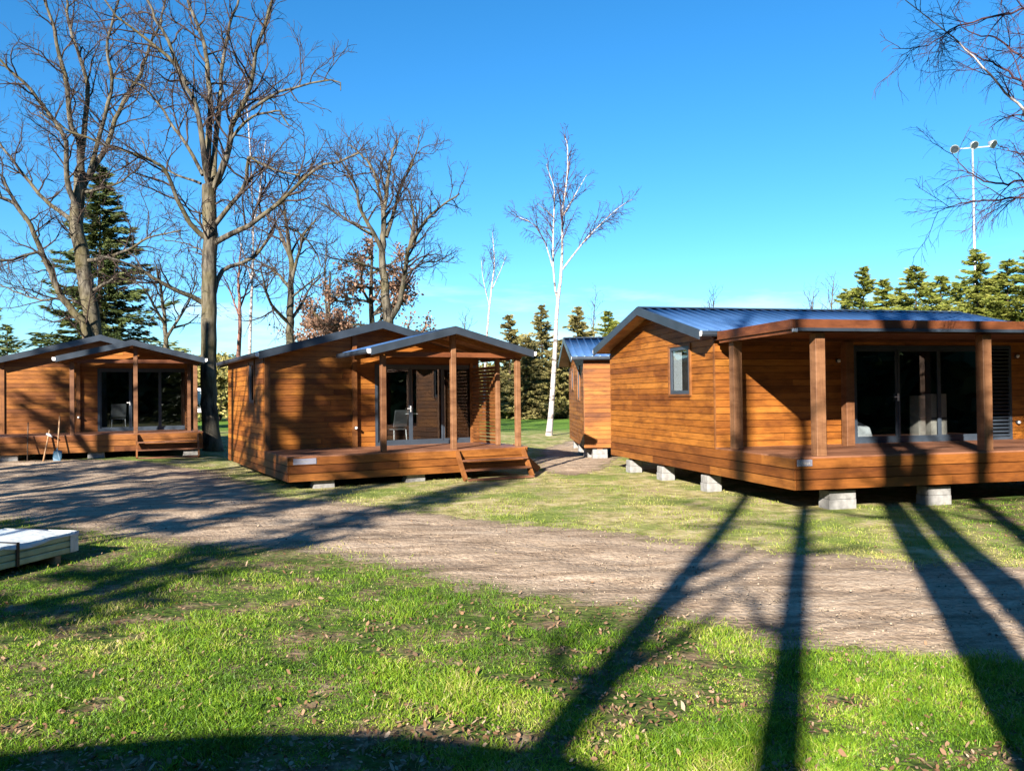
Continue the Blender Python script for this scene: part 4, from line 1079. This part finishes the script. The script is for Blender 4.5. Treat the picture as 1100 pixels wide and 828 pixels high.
traced_tree('bare_tree', 'reddish slim bare tree left of the thin white birch', [([(256,450,d3+1),(256,390,d3+1),(258,340,d3+1),(256,300,d3+1),(259,265,d3+1)], .2, .04), ([(257,340,d3+1),(248,315,d3+1),(240,295,d3)], .09, .03), ([(258,330,d3+1),(268,305,d3+2),(276,290,d3+2)], .08, .03)], OAKF, 34, bark('reddish_bark', (.13, .06, .045), (.24, .13, .1)), M['birchtwig'])
# overhanging birch at the right edge, its trunk outside the frame
s7 = lambda pts, d, dr=0.: crop(pts, 3.065, 930, 0, d, dr)
dR = 12.5
bx_, by_ = 11.9, 11.6
def rel(p): return p
tbr = [TB(), TB()]; r = np.random.default_rng(41)
trunk = smooth_line([(bx_, by_, -.1), (bx_-.05, by_+.05, 3), (bx_-.2, by_+.2, 6), (bx_-.15, by_+.1, 9), (bx_-.4, by_+.3, 12.5), (bx_-.3, by_+.3, 14.5)], 30)
tr_r = np.linspace(.17, .02, 30); tbr[0].tube(trunk, tr_r, 10)
BIRN = [dict(dens=4.4, f0=.08, ang=(.35, .9), len=1.5, rmax=.014, rmin=.006, n=7, wob=.13, grav=-.02, sides=4, out=1, ref=2.5, lift=.1),
        dict(dens=9., f0=.08, ang=(.35, 1.), len=.8, rmax=.006, rmin=.0032, n=5, wob=.15, grav=-.12, sides=3, out=1, ref=1., lift=0),
        dict(dens=9., f0=.1, ang=(.3, .9), len=.38, rmax=.0032, rmin=.0024, n=4, wob=.14, grav=-.25, sides=3, out=1, ref=.5, lift=0)]
limbs = [
 (3.6, [(600,430),(521,362),(470,312),(400,232),(320,152),(250,92),(130,0),(100,-40)], -.4),
 (4.6, [(600,330),(520,270),(440,222),(380,190),(330,160),(280,120)], .4),
 (6.2, [(640,10),(521,30),(400,60),(290,92),(200,150),(90,160)], -.9),
 (2.9, [(640,640),(521,600),(440,606),(370,590),(320,550),(280,500)], .3),
 (2.7, [(660,640),(521,652),(400,660),(300,675),(220,705)], -.5),
 (5.4, [(640,180),(521,190),(430,130),(330,100),(280,20)], 1.0),
 (3.3, [(640,560),(560,520),(480,500),(430,470)], .9)]
for (z0, pts, dd) in limbs:
    P = np.array([at(u, v, d) for (u, v, d) in s7(pts, dR, dd)])
    i = int(np.argmin(abs(trunk[:, 2]-z0))); P = np.vstack([trunk[i], P]); n = 24
    Q = smooth_line(P, n)+r.normal(0, .012, (n, 3)); Rr = np.linspace(.026, .004, n)
    tbr[1 if z0 != 3.6 else 0].tube(Q, Rr, 6); grow(tbr, r, Q, Rr, 0, BIRN)
grow(tbr, r, trunk[14:], tr_r[14:], 0, [dict(BIRN[0], dens=2.2, len=2.8, rmax=.03), BIRN[1]])
finish_tree('birch_tree', 'birch reaching thin drooping twigs into the top right corner', 'tree', tbr, (bx_, by_, 0), M['birch'], M['birchtwig'])

# leafy crowns made of many small faces
def cards(r, C, size, asp=.45, up=0.):
    n = len(C); a = unit3(r.normal(0, 1, (n, 3))); b = r.normal(0, 1, (n, 3)); b -= a*(a*b).sum(1)[:, None]; b = unit3(b)
    s = size*r.uniform(.6, 1.35, n)[:, None]
    P = np.stack([C-a*s, C+b*s*asp, C+a*s, C-b*s*asp], 1)
    return P.reshape(-1, 3), np.arange(n*4).reshape(n, 4)
def unit3(v): return v/(np.linalg.norm(v, axis=-1, keepdims=True)+1e-9)
def spruce_data(r, H, Wd, ncard, size, bare=.06, asp=.13):
    """returns foliage (V,F,tone) and trunk points"""
    C = []; D_ = []; T = []
    nw = int(H*(1-bare)/.27); nb = nw*6
    for k in range(nb):
        w_ = k//6; h = bare+(1-bare)*(w_+r.uniform(-.45, .45)+.5)/nw; h = min(h, .985)
        L = Wd*1.1*(1-h)**.82*r.choice([.35, .6, .85, 1.05, 1.25], p=[.12, .22, .3, .26, .10])*r.uniform(.85, 1.15)+.14
        a = r.uniform(0, 2*np.pi); m = max(6, int(ncard/nb*(.35+1.3*(1-h))))
        f = r.uniform(.05, 1, m)**.8; d = np.array([np.cos(a), np.sin(a), 0]); sd = np.array([-d[1], d[0], 0])
        tilt = r.uniform(-.30, .12)+.35*(h-.4)
        p = d[None]*(f*L)[:, None]; p[:, 2] = h*H+tilt*L*f+.10*L*f**3
        w = (L*.20+.05)*(1-f*.8); q = r.normal(0, .55, m)
        p += sd[None]*(q*w)[:, None]; p[:, 2] += r.normal(0, .045, m)*(.6+.3*L)-np.abs(q)*w*.3
        dd = d[None]*(.9)+sd[None]*(q*.9)[:, None]+r.normal(0, .18, (m, 3)); dd[:, 2] += tilt*.6+r.uniform(-.35, .25, m)
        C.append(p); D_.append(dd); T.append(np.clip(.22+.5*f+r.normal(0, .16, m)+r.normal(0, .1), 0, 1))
    C = np.concatenate(C); Dn = unit3(np.concatenate(D_)); n = len(C)
    b = r.normal(0, 1, (n, 3)); b -= Dn*(b*Dn).sum(1)[:, None]; b = unit3(b)
    s = size*r.uniform(.6, 1.4, n)[:, None]
    P = np.stack([C-Dn*s*.5, C+b*s*asp, C+Dn*s*.8, C-b*s*asp], 1)
    return P.reshape(-1, 3), np.arange(n*4).reshape(n, 4), np.concatenate(T)
SPR = {}
def spruce(base, H, Wd, seed, mat, label, name='spruce_tree', ncard=4200, size=.32, group=None, bare=.05, cat='tree'):
    r = np.random.default_rng(seed)
    root = thing(name, label, cat, tuple(base), r.uniform(0, 6), group)
    V, Fq, tn = spruce_data(r, H, Wd, ncard, size, bare)
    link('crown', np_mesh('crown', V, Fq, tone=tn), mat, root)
    t = TB(); t.tube([(0, 0, -.1), (.02, 0, H*.4), (0, .02, H*.8), (0, 0, H*.99)], [H*.014+.05, H*.010+.03, .04, .01], 8); link('trunk', t.mesh('trunk'), M['pinebark'], root)
    return root
def at_g(u, d): p = at(u, 430, d); return (p[0], p[1], float(gz(p[0], p[1])))
def hgt(v, d): return float(at(550, v, d)[2])
spruce(at_g(108, 48), hgt(176, 48), 4.6, 51, M['spruce'], 'tall dark spruce behind the many limbed left oak', ncard=42000, size=.34)
spruce(at_g(8, 60), hgt(345, 60), 2.4, 52, M['spruce'], 'low dark conifer at the far left edge')
spruce(at_g(-14, 56), hgt(300, 56), 2.6, 53, M['spruce'], 'grey green conifer cut by the left picture edge')
# conifers behind the birch and the far cabin
grp = 'conifers behind the gap between the cabins'
for k, (u, vt, d, w, mt, lab) in enumerate((
   (548, 338, 78, 3.4, 'sprucebr', 'bronze tinged conifer just right of the middle cabin porch roof'),
   (583, 328, 82, 3.6, 'sprucebr', 'dark conifer just left of the white birch trunk'),
   (621, 330, 76, 3.3, 'sprucebr', 'olive conifer above the farthest cabin roof'),
   (655, 335, 80, 3.8, 'spruceY', 'pale green conifer right of the farthest cabin ridge'),
   (566, 362, 74, 3., 'sprucebr', 'low dark green conifer behind the porch corner post'),
   (602, 366, 75, 3., 'sprucebr', 'low dark conifer right behind the white birch'))):
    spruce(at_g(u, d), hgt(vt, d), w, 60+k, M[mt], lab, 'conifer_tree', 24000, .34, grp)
grp = 'conifers above the right cabin roof'
for k, (u, vt, d, w, mt, lab) in enumerate((
   (929, 291, 50, 3.0, 'spruceY', 'narrow yellowish conifer, leftmost above the right porch roof'),
   (950, 304, 52, 3.0, 'spruceY', 'short yellowish conifer right behind the narrow one'),
   (986, 291, 48, 3.9, 'spruceY', 'broad golden green conifer above the right porch roof'),
   (1013, 301, 52, 3.6, 'spruceY', 'smaller golden conifer beside the broad one'),
   (1052, 272, 48, 3.4, 'spruceY', 'tallest golden conifer, in front of the floodlight mast'),
   (1085, 285, 47, 3.8, 'spruceY', 'green conifer right of the floodlight mast'),
   (1112, 275, 46, 4., 'spruceY', 'green conifer cut by the right picture edge'),
   (908, 318, 62, 3.4, 'spruceY', 'low conifer at the left end of the golden row'),
   (968, 313, 62, 3.8, 'spruceY', 'low bushy conifer between the narrow and broad ones'),
   (1032, 308, 60, 3.8, 'spruceY', 'low bushy conifer left of the tallest golden one'),
   (1069, 304, 58, 3.8, 'spruceY', 'low bushy conifer right of the tallest golden one'))):
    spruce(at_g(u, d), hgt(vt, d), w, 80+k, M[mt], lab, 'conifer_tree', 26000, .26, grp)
# tiny bare tree tops over the right roof
def small_bare(u, d, vt, seed, label, name='bare_tree', mt='twig'):
    H = hgt(vt, d); b = np.array(at_g(u, d)); r = np.random.default_rng(seed); tb = [TB(), TB()]
    T = smooth_line([b, b+[.1, 0, H*.35], b+[-.15, .1, H*.7], b+[.1, 0, H*.97]], 14); tb[0].tube(T, np.linspace(.16, .02, 14), 6)
    grow(tb, r, T[3:], np.linspace(.12, .02, 11), 0, [dict(OAKF[0], dens=2.6, len=3.2, grav=.1), dict(OAKF[1], dens=2.), dict(OAKF[2], dens=1.8)])
    finish_tree(name, label, 'tree', tb, b, M['oakbark'], M[mt])
small_bare(897, 66, 298, 91, 'purplish bare shrub like tree left of the yellowish conifers', mt='birchtwig')
small_bare(875, 70, 312, 92, 'low bare tree top above the middle of the blue roof', mt='birchtwig')
small_bare(768, 72, 318, 93, 'faint bare tree top above the left part of the blue roof')
small_bare(640, 86, 318, 94, 'faint bare tree between the pale conifers', mt='birchtwig')
small_bare(500, 82, 335, 95, 'faint bare tree above the porch ridge')
small_bare(352, 62, 240, 96, 'bare purple grey tree behind the brown leaved oak')
# brown oak that kept its leaves
def brown(base, H, W, seed, label):
    r = np.random.default_rng(seed); tb = [TB(), TB()]; b = np.array(base)
    T = smooth_line([b, b+[.1, 0, H*.3], b+[-.2, .2, H*.6], b+[0, 0, H*.92]], 16); tb[0].tube(T, np.linspace(.4, .05, 16), 8)
    C = []
    for k in range(26):
        h = r.uniform(.22, .9); i = int(h*15); a = r.uniform(0, 6.28); L = W*r.uniform(.6, 1.)*(1.05-abs(h-.45)*1.25)
        Q = twig_path(r, T[i], np.array([np.cos(a), np.sin(a), r.uniform(-.05, .5)]), L, 9, .14, .03); tb[0].tube(Q, np.linspace(.12, .03, 9), 5)
        before = len(tb[1].V); grow(tb, r, Q, np.linspace(.12, .03, 9), 0, [dict(OAKF[0], len=2.6, dens=1.5), dict(OAKF[1], dens=2.)])
        for V in tb[1].V[before:]: C.append(V)
    C = np.concatenate(C); C = C[r.permutation(len(C))[:26000]]; C = C+r.normal(0, .2, C.shape)
    V, Fq = cards(r, C, .12, .6)
    M_f[0] = M['oakleaf']
    finish_tree('oak_tree', label, 'tree', tb, b, M['oakbark'], M['twig'], None, (V, Fq, np.clip(r.beta(2, 2, len(C)), 0, 1)))
brown(at_g(402, 58), hgt(243, 58)+.5, 5.6, 97, 'oak still holding brown leaves behind the middle cabin')
brown(at_g(356, 62), hgt(278, 62), 4.6, 98, 'lower brown leaved oak left of the larger one')
# shrubs of the hedge behind the birch and on the left
def shrub(u, d, H, W, seed, mat, label, group, nc=2600, size=.2):
    r = np.random.default_rng(seed); b = np.array(at_g(u, d)); root = thing('shrub', label, 'shrub', tuple(b), 0, group)
    cl = []
    for k in range(16):
        c = np.array([r.normal(0, W*.33), r.normal(0, W*.28), H*r.uniform(.2, .8)]); rad = W*r.uniform(.18, .34); m = nc//16
        p = unit3(r.normal(0, 1, (m, 3)))*(rad*r.uniform(.45, 1.05, m)**.6)[:, None]; p[:, 2] *= .9; q = c+p; q[:, 2] = np.clip(q[:, 2], .05, None); cl.append(q)
    C = np.concatenate(cl); V, Fq = cards(r, C, size, .5)
    cm = np.repeat(r.normal(0, .14, 16), nc//16)
    link('foliage', np_mesh('foliage', V, Fq, tone=np.clip(.45+cm+r.normal(0, .2, len(C)), 0, 1)), mat, root)
    t = TB()
    for k in range(7): t.tube(twig_path(r, np.zeros(3), np.array([r.normal(0, .4), r.normal(0, .4), 1]), H*.8, 5, .12, .02), np.linspace(.05, .012, 5), 4)
    link('stem', t.mesh('stem'), M['twig'], root)
grp = 'shrubs along the back of the meadow'
for k, (u, d, H, W, mt, lab) in enumerate((
  (541, 84, 6.2, 4.6, 'evergreen', 'dark evergreen shrub seen under the middle porch roof corner'),
  (556, 80, 5., 4., 'shrub', 'olive shrub directly right of the slatted screen'),
  (574, 83, 6.4, 4.4, 'evergreen', 'tall dark evergreen shrub left of the birch trunk'),
  (588, 79, 4.6, 3.6, 'shrub', 'brownish olive shrub behind the foot of the birch'),
  (604, 82, 5.4, 4., 'shrub', 'yellow brown shrub between the birch and the farthest cabin'),
  (616, 86, 6.4, 4.4, 'evergreen', 'dark shrub half hidden by the farthest cabin'),
  (524, 86, 6., 4.6, 'shrub', 'olive shrub seen through the slats of the screen'),
  (246, 70, 6.0, 5., 'shrub', 'olive shrub between the oak trunk and the middle cabin'),
  (236, 74, 6.6, 5., 'evergreen', 'dark shrub behind the tall oak trunk'),
  (208, 72, 6.0, 5., 'evergreen', 'dark shrub right of the leftmost cabin roof'),
  (222, 78, 5.2, 5., 'shrub', 'brownish shrub farther behind the tall oak trunk'),
  (565, 76, 3.6, 3.4, 'shrub', 'low olive shrub in front of the tall dark one'),
  (597, 76, 3.2, 3.2, 'shrub', 'low yellowish shrub just right of the birch foot'),
  (550, 77, 3.4, 3.2, 'shrub', 'low brown shrub beside the side steps stringer'),
  (629, 78, 5., 4., 'shrub', 'olive shrub mostly hidden behind the farthest cabin'))):
    shrub(u, d, H, W, 110+k, M[mt], lab, grp)
# distant wood closing the horizon
r = np.random.default_rng(150); Cs = []; tn = []
for k in range(420):
    x = r.uniform(-190, 190); y = r.uniform(118, 150); H = r.uniform(4.5, 8.5)*(1.15 if abs(x) > 60 else .8); W = r.uniform(2.4, 4.2); m = 190
    h = r.uniform(0, 1, m); a = r.uniform(0, 6.28, m); rad = W*np.sqrt(np.clip(1-(2*h-.8)**2*.7, .02, 1))*r.uniform(.3, 1.05, m)
    Cs.append(np.stack([x+rad*np.cos(a), y+rad*np.sin(a), h*H], -1)); tn.append(np.clip(r.normal(.3, .25)+r.normal(0, .15, m), 0, 1))
Cs = np.concatenate(Cs); V, Fq = cards(r, Cs, .75, .55)
tag(link('far_wood', np_mesh('far_wood', V, Fq, tone=np.concatenate(tn)), M['shrub']), 'distant belt of trees closing off the meadow', 'wood', None, 'stuff')

# floodlight mast
dF = 88.
b = at_g(1050, dF); H = hgt(165, dF)
root = thing('floodlight_mast', 'tall grey floodlight mast with three lamp heads', 'floodlight mast', b)
m = MB(); m.tube([(0,0,0), (0,0,H*.5), (0,0,H)], [.2, .15, .1], 10); m.build('pole', M['steel'], root)
m = MB(); m.beam((-1.9, 0, H-.1), (1.9, 0, H+.15), .12, .12); m.build('crossarm', M['steel'], root)
for x, z, a in ((-2.0, H-.05, -.25), (.1, H+.35, .1), (2.15, H+.45, .35)):
    m = MB(); d = Vector((a, -.75, -.45)).normalized(); p = Vector((x, 0, z))
    m.tube([p-d*.45, p-d*.25, p+d*.15, p+d*.25], [.16, .28, .46, .46], 14); o = m.build('lamp_head', M['steel'], root)
    g = MB(); g.tube([p+d*.252, p+d*.26], [.40, .40], 14); g.build('lens', M['frame'], o)
# white sheet on posts far left
p = at_g(213, 58); root = thing('white_banner', 'white sheet on two posts beside the tall oak trunk', 'banner', p, 0)
m = MB(); m.box(-.75, .75, -.02, .02, 1.0, 2.75); m.build('sheet', M['white'], root)
for x in (-.8, .8): q = MB(); q.box(x-.04, x+.04, -.04, .04, 0, 2.85); q.build('pole', M['pinebark'], root)
# low dark ditch mat / plank edge on the meadow
# trees behind the photographer: they throw the long shadows
def back_tree(x, y, H, seed, label, r0=.24, f0=.38, W=3.6, name='oak_tree', dens=1.):
    r = np.random.default_rng(seed); tb = [TB(), TB()]; b = np.array([x, y, 0.])
    T = smooth_line([b-[0, 0, .1], b+[r.normal(0, .04), r.normal(0, .04), H*.25], b+[r.normal(0, .10), r.normal(0, .10), H*.6], b+[r.normal(0, .2), 0, H]], 26)
    Rr = r0*(1-.55*np.linspace(0, 1, 26)**1.2); tb[0].tube(T, Rr, 10)
    n = int(15*dens)
    for k in range(n):
        f = f0+(.95-f0)*(k+r.uniform(0, 1))/n; i = int(f*25); a = r.uniform(0, 6.28); L = W*r.uniform(.55, 1.1)*(1.15-f*.75)
        Q = twig_path(r, T[i], np.array([np.cos(a), np.sin(a), r.uniform(.15, 1.)]), L, 9, .16, .05); rq = np.linspace(min(.1, Rr[i]*.6), .02, 9)
        tb[0].tube(Q, rq, 6); grow(tb, r, Q, rq, 0, [dict(OAK[0], dens=1.6, len=2.2), dict(OAK[1], dens=2.6), dict(OAK[2], dens=2.6)])
    return finish_tree(name, label, 'tree', tb, b, M['oakbark'], M['twig'], 'trees behind the photographer')
AZ = R(21.3); SX, SY = math.sin(AZ), math.cos(AZ)
def back(px, py, k): return px-SX*k, py-SY*k
for k, (P_, kk, H, r0, f0, W, lab) in enumerate((
   ((3.15, 4.9), 9., 17., .31, .58, 2.6, 'thick trunked tree straight behind the photographer'),
   ((4.5, 6.8), 13.5, 19., .31, .62, 2.8, 'second thick tree behind the photographer'),
   ((1.4, 4.53), 14., 19., .19, .5, 2.4, 'slender tree behind the added roof, right side'),
   ((.26, 5.03), 15., 18., .2, .46, 2.7, 'mid sized tree behind the added roof, left side'),
   ((6.6, 10.12), 17., 18., .22, .55, 2.6, 'third tree in the row to the right of the photographer'))):
    x, y = back(*P_, kk); back_tree(x, y, H, 200+k, lab, r0, f0, W)
for k, (x, y, H, r0, W, lab) in enumerate((
   (-12.2, 4.2, 15., .27, 5.2, 'wide crowned oak left of the lawn outside the frame'), (-15.5, 7.5, 14., .26, 5., 'wide crowned oak beyond the timber pack outside the frame'), (-15.2, -1.8, 16., .26, 4.6, 'wide crowned oak at the near left outside the frame'), (-19., 12., 14., .26, 5., 'wide crowned oak near the left track end outside the frame'))):
    back_tree(x, y, H, 220+k, lab, r0, .28, W, dens=1.5)
for k, (x, y, H, W, lab) in enumerate(((-14.8, -4., 16., 2.4, 'long stemmed pine left of the added roof'), (-16., -.8, 16., 3., 'long stemmed pine second from the added roof'), (-20.5, 1.5, 15., 3., 'long stemmed pine farthest left outside the frame'), (-24., 6.5, 15., 3.2, 'long stemmed pine near the left end of the track'), (-11.1, -7.4, 14., 1.75, 'shorter long stemmed pine behind the added roof'), (-12.7, -4.6, 12.8, 1.8, 'high crowned small pine left of the added roof'))):
    spruce((x, y, 0), H, W*1.15, 260+k, M['spruce'], lab, 'pine_tree', (2000, 2000, 2000, 2000, 1500, 1100)[k], .5, 'trees behind the photographer', bare=.5 if k < 5 else .66)
# evergreen wood behind to the right, seen only as reflections
for k in range(9):
    x = 9+k*4.2+random.uniform(-1, 1); y = -9-1.1*k*(1 if k % 2 else .6)+random.uniform(-2, 2)
    spruce((x, y, 0), random.uniform(10, 14), 2.8, 240+k, M['spruce'], 'dark spruce of the row behind the photographer', ncard=2600, size=.6, group='spruces behind the photographer')
# dense wood farther back on every side of the lawn, outside the frame
r = np.random.default_rng(160); Cs = []; tn = []; n_t = 0; tbw = TB()
while n_t < 230:
    x = r.uniform(-75, 70); y = r.uniform(-75, 22)
    p = x*SY-y*SX; dist = math.hypot(x, y)
    ok = (p > 12 and dist > 17 and y < x*.9-8 and dist < 60) or (dist > 46 and y < -30) or (x < -38 and dist > 40 and dist < 62)
    if not ok or y > 1.1*abs(x)-8: continue
    n_t += 1; H = r.uniform(11, 17); W = r.uniform(2.4, 3.6); m = 420
    h = r.uniform(.06, 1, m); a = r.uniform(0, 6.28, m); rad = W*(1.08-h)**.8*np.sqrt(r.uniform(.05, 1, m))
    Cs.append(np.stack([x+rad*np.cos(a), y+rad*np.sin(a), h*H], -1)); tn.append(np.clip(r.normal(.4, .2)+r.normal(0, .18, m), 0, 1))
    tbw.tube(np.array([(x, y, -.1), (x, y, H*.9)]), np.array([.2, .03]), 6)
Cs = np.concatenate(Cs); V, Fq = cards(r, Cs, .75, .5)
fw = tag(link('surrounding_wood', np_mesh('surrounding_wood', V, Fq, tone=np.concatenate(tn)), leafy('deep_wood_needles', [(0, (.022, .045, .014)), (.6, (.065, .105, .03)), (1, (.14, .18, .05))], .5, .1)), 'dark evergreen wood around the lawn behind the photographer', 'wood', None, 'stuff')
# unseen roof behind left of the photographer, added to cast the foreground shadow
sx, sy = -2.4, -2.75
root = thing('shadow_roof', 'unseen arched roof on posts, added behind the photographer to cast the foreground shadow', 'added roof', (sx-2.1, sy-1.5, 0), -AZ*0)
for x in (-1.9, 1.9):
    for y in (-1.3, 1.3): m = MB(); m.box(x-.07, x+.07, y-.07, y+.07, 0, 3.3); m.build('post', M['post'], root)
m = MB()
arc = [(-2.15+4.3*i/14, 3.42+.26*math.sin(math.pi*min(1, i/14*1.0))**.8) for i in range(15)]
for (x0, z0), (x1, z1) in zip(arc, arc[1:]):
    m.hexa([(x0,-1.5,z0),(x1,-1.5,z1),(x1,1.5,z1),(x0,1.5,z0),(x0,-1.5,z0+.1),(x1,-1.5,z1+.1),(x1,1.5,z1+.1),(x0,1.5,z0+.1)], .5)
m.build('roof', M['darkmetal'], root)

# ------------------------------------------------------------------ sky, sun, camera
EL = R(24)
w = bpy.data.worlds.new('World'); scene.world = w; w.use_nodes = True
nt = w.node_tree; nt.nodes.clear()
out = nt.nodes.new('ShaderNodeOutputWorld'); bg = nt.nodes.new('ShaderNodeBackground')
sky = nt.nodes.new('ShaderNodeTexSky'); sky.sky_type = 'NISHITA'; sky.sun_disc = False
sky.sun_elevation = EL; sky.sun_rotation = math.pi+AZ; sky.air_density = 1.0; sky.dust_density = .0; sky.ozone_density = 4.; sky.altitude = 200
hs = nt.nodes.new('ShaderNodeHueSaturation'); hs.inputs['Saturation'].default_value = 1.24; hs.inputs['Hue'].default_value = .492
nt.links.new(sky.outputs[0], hs.inputs['Color'])
tc = N(nt, 'TexCoord'); mp = N(nt, 'Mapping'); mp.inputs['Scale'].default_value = (3, 3, 16); nt.links.new(tc.outputs['Generated'], mp.inputs[0])
n = N(nt, 'TexNoise', i_Scale=1.3, i_Detail=7.0, i_Roughness=.6); nt.links.new(mp.outputs[0], n.inputs['Vector'])
sp = N(nt, 'SeparateXYZ'); nt.links.new(tc.outputs['Generated'], sp.inputs[0])
band = ramp(nt, [(.0, (0, 0, 0)), (.05, (.8, .8, .8)), (.10, (.8, .8, .8)), (.16, (0, 0, 0))], sp.outputs[2]).outputs[0]
cl = ramp(nt, [(.5, (0, 0, 0)), (.7, (1, 1, 1))], n.outputs[0]).outputs[0]
fac = math_(nt, 'MULTIPLY', band, cl)
tint = mix(nt, hs.outputs[0], (.74, .945, 1.07), 1.0, 'MULTIPLY')
c = mix(nt, tint, (6.5, 7.3, 8.4), math_(nt, 'MULTIPLY', fac, .7))
nt.links.new(c, bg.inputs[0]); bg.inputs[1].default_value = .053
nt.links.new(bg.outputs[0], out.inputs[0])
sun = bpy.data.lights.new('sun', 'SUN'); sun.energy = 5.; sun.angle = R(.53); sun.color = (1., .93, .82)
so_ = bpy.data.objects.new('sun', sun); COL.objects.link(so_)
ldir = Vector((SX*math.cos(EL), SY*math.cos(EL), -math.sin(EL)))
so_.rotation_euler = ldir.to_track_quat('-Z', 'Y').to_euler()
cam = bpy.data.cameras.new('camera'); cam.sensor_width = 36; cam.lens = F/1100*36; cam.clip_end = 3000; cam.clip_start = .05
co = bpy.data.objects.new('camera', cam); COL.objects.link(co)
co.matrix_world = Matrix.Translation((0, 0, EYE)) @ Matrix.Rotation(math.pi/2+PITCH, 4, 'X') @ Matrix.Rotation(-ROLL, 4, 'Z')
scene.camera = co
vs = scene.view_settings; vs.view_transform = 'Standard'; vs.look = 'None'; vs.exposure = 1.94; vs.gamma = 1
scene.render.resolution_x = 1024; scene.render.resolution_y = 770
scene.cycles.diffuse_bounces = 2; scene.cycles.max_bounces = 6; scene.cycles.transparent_max_bounces = 12
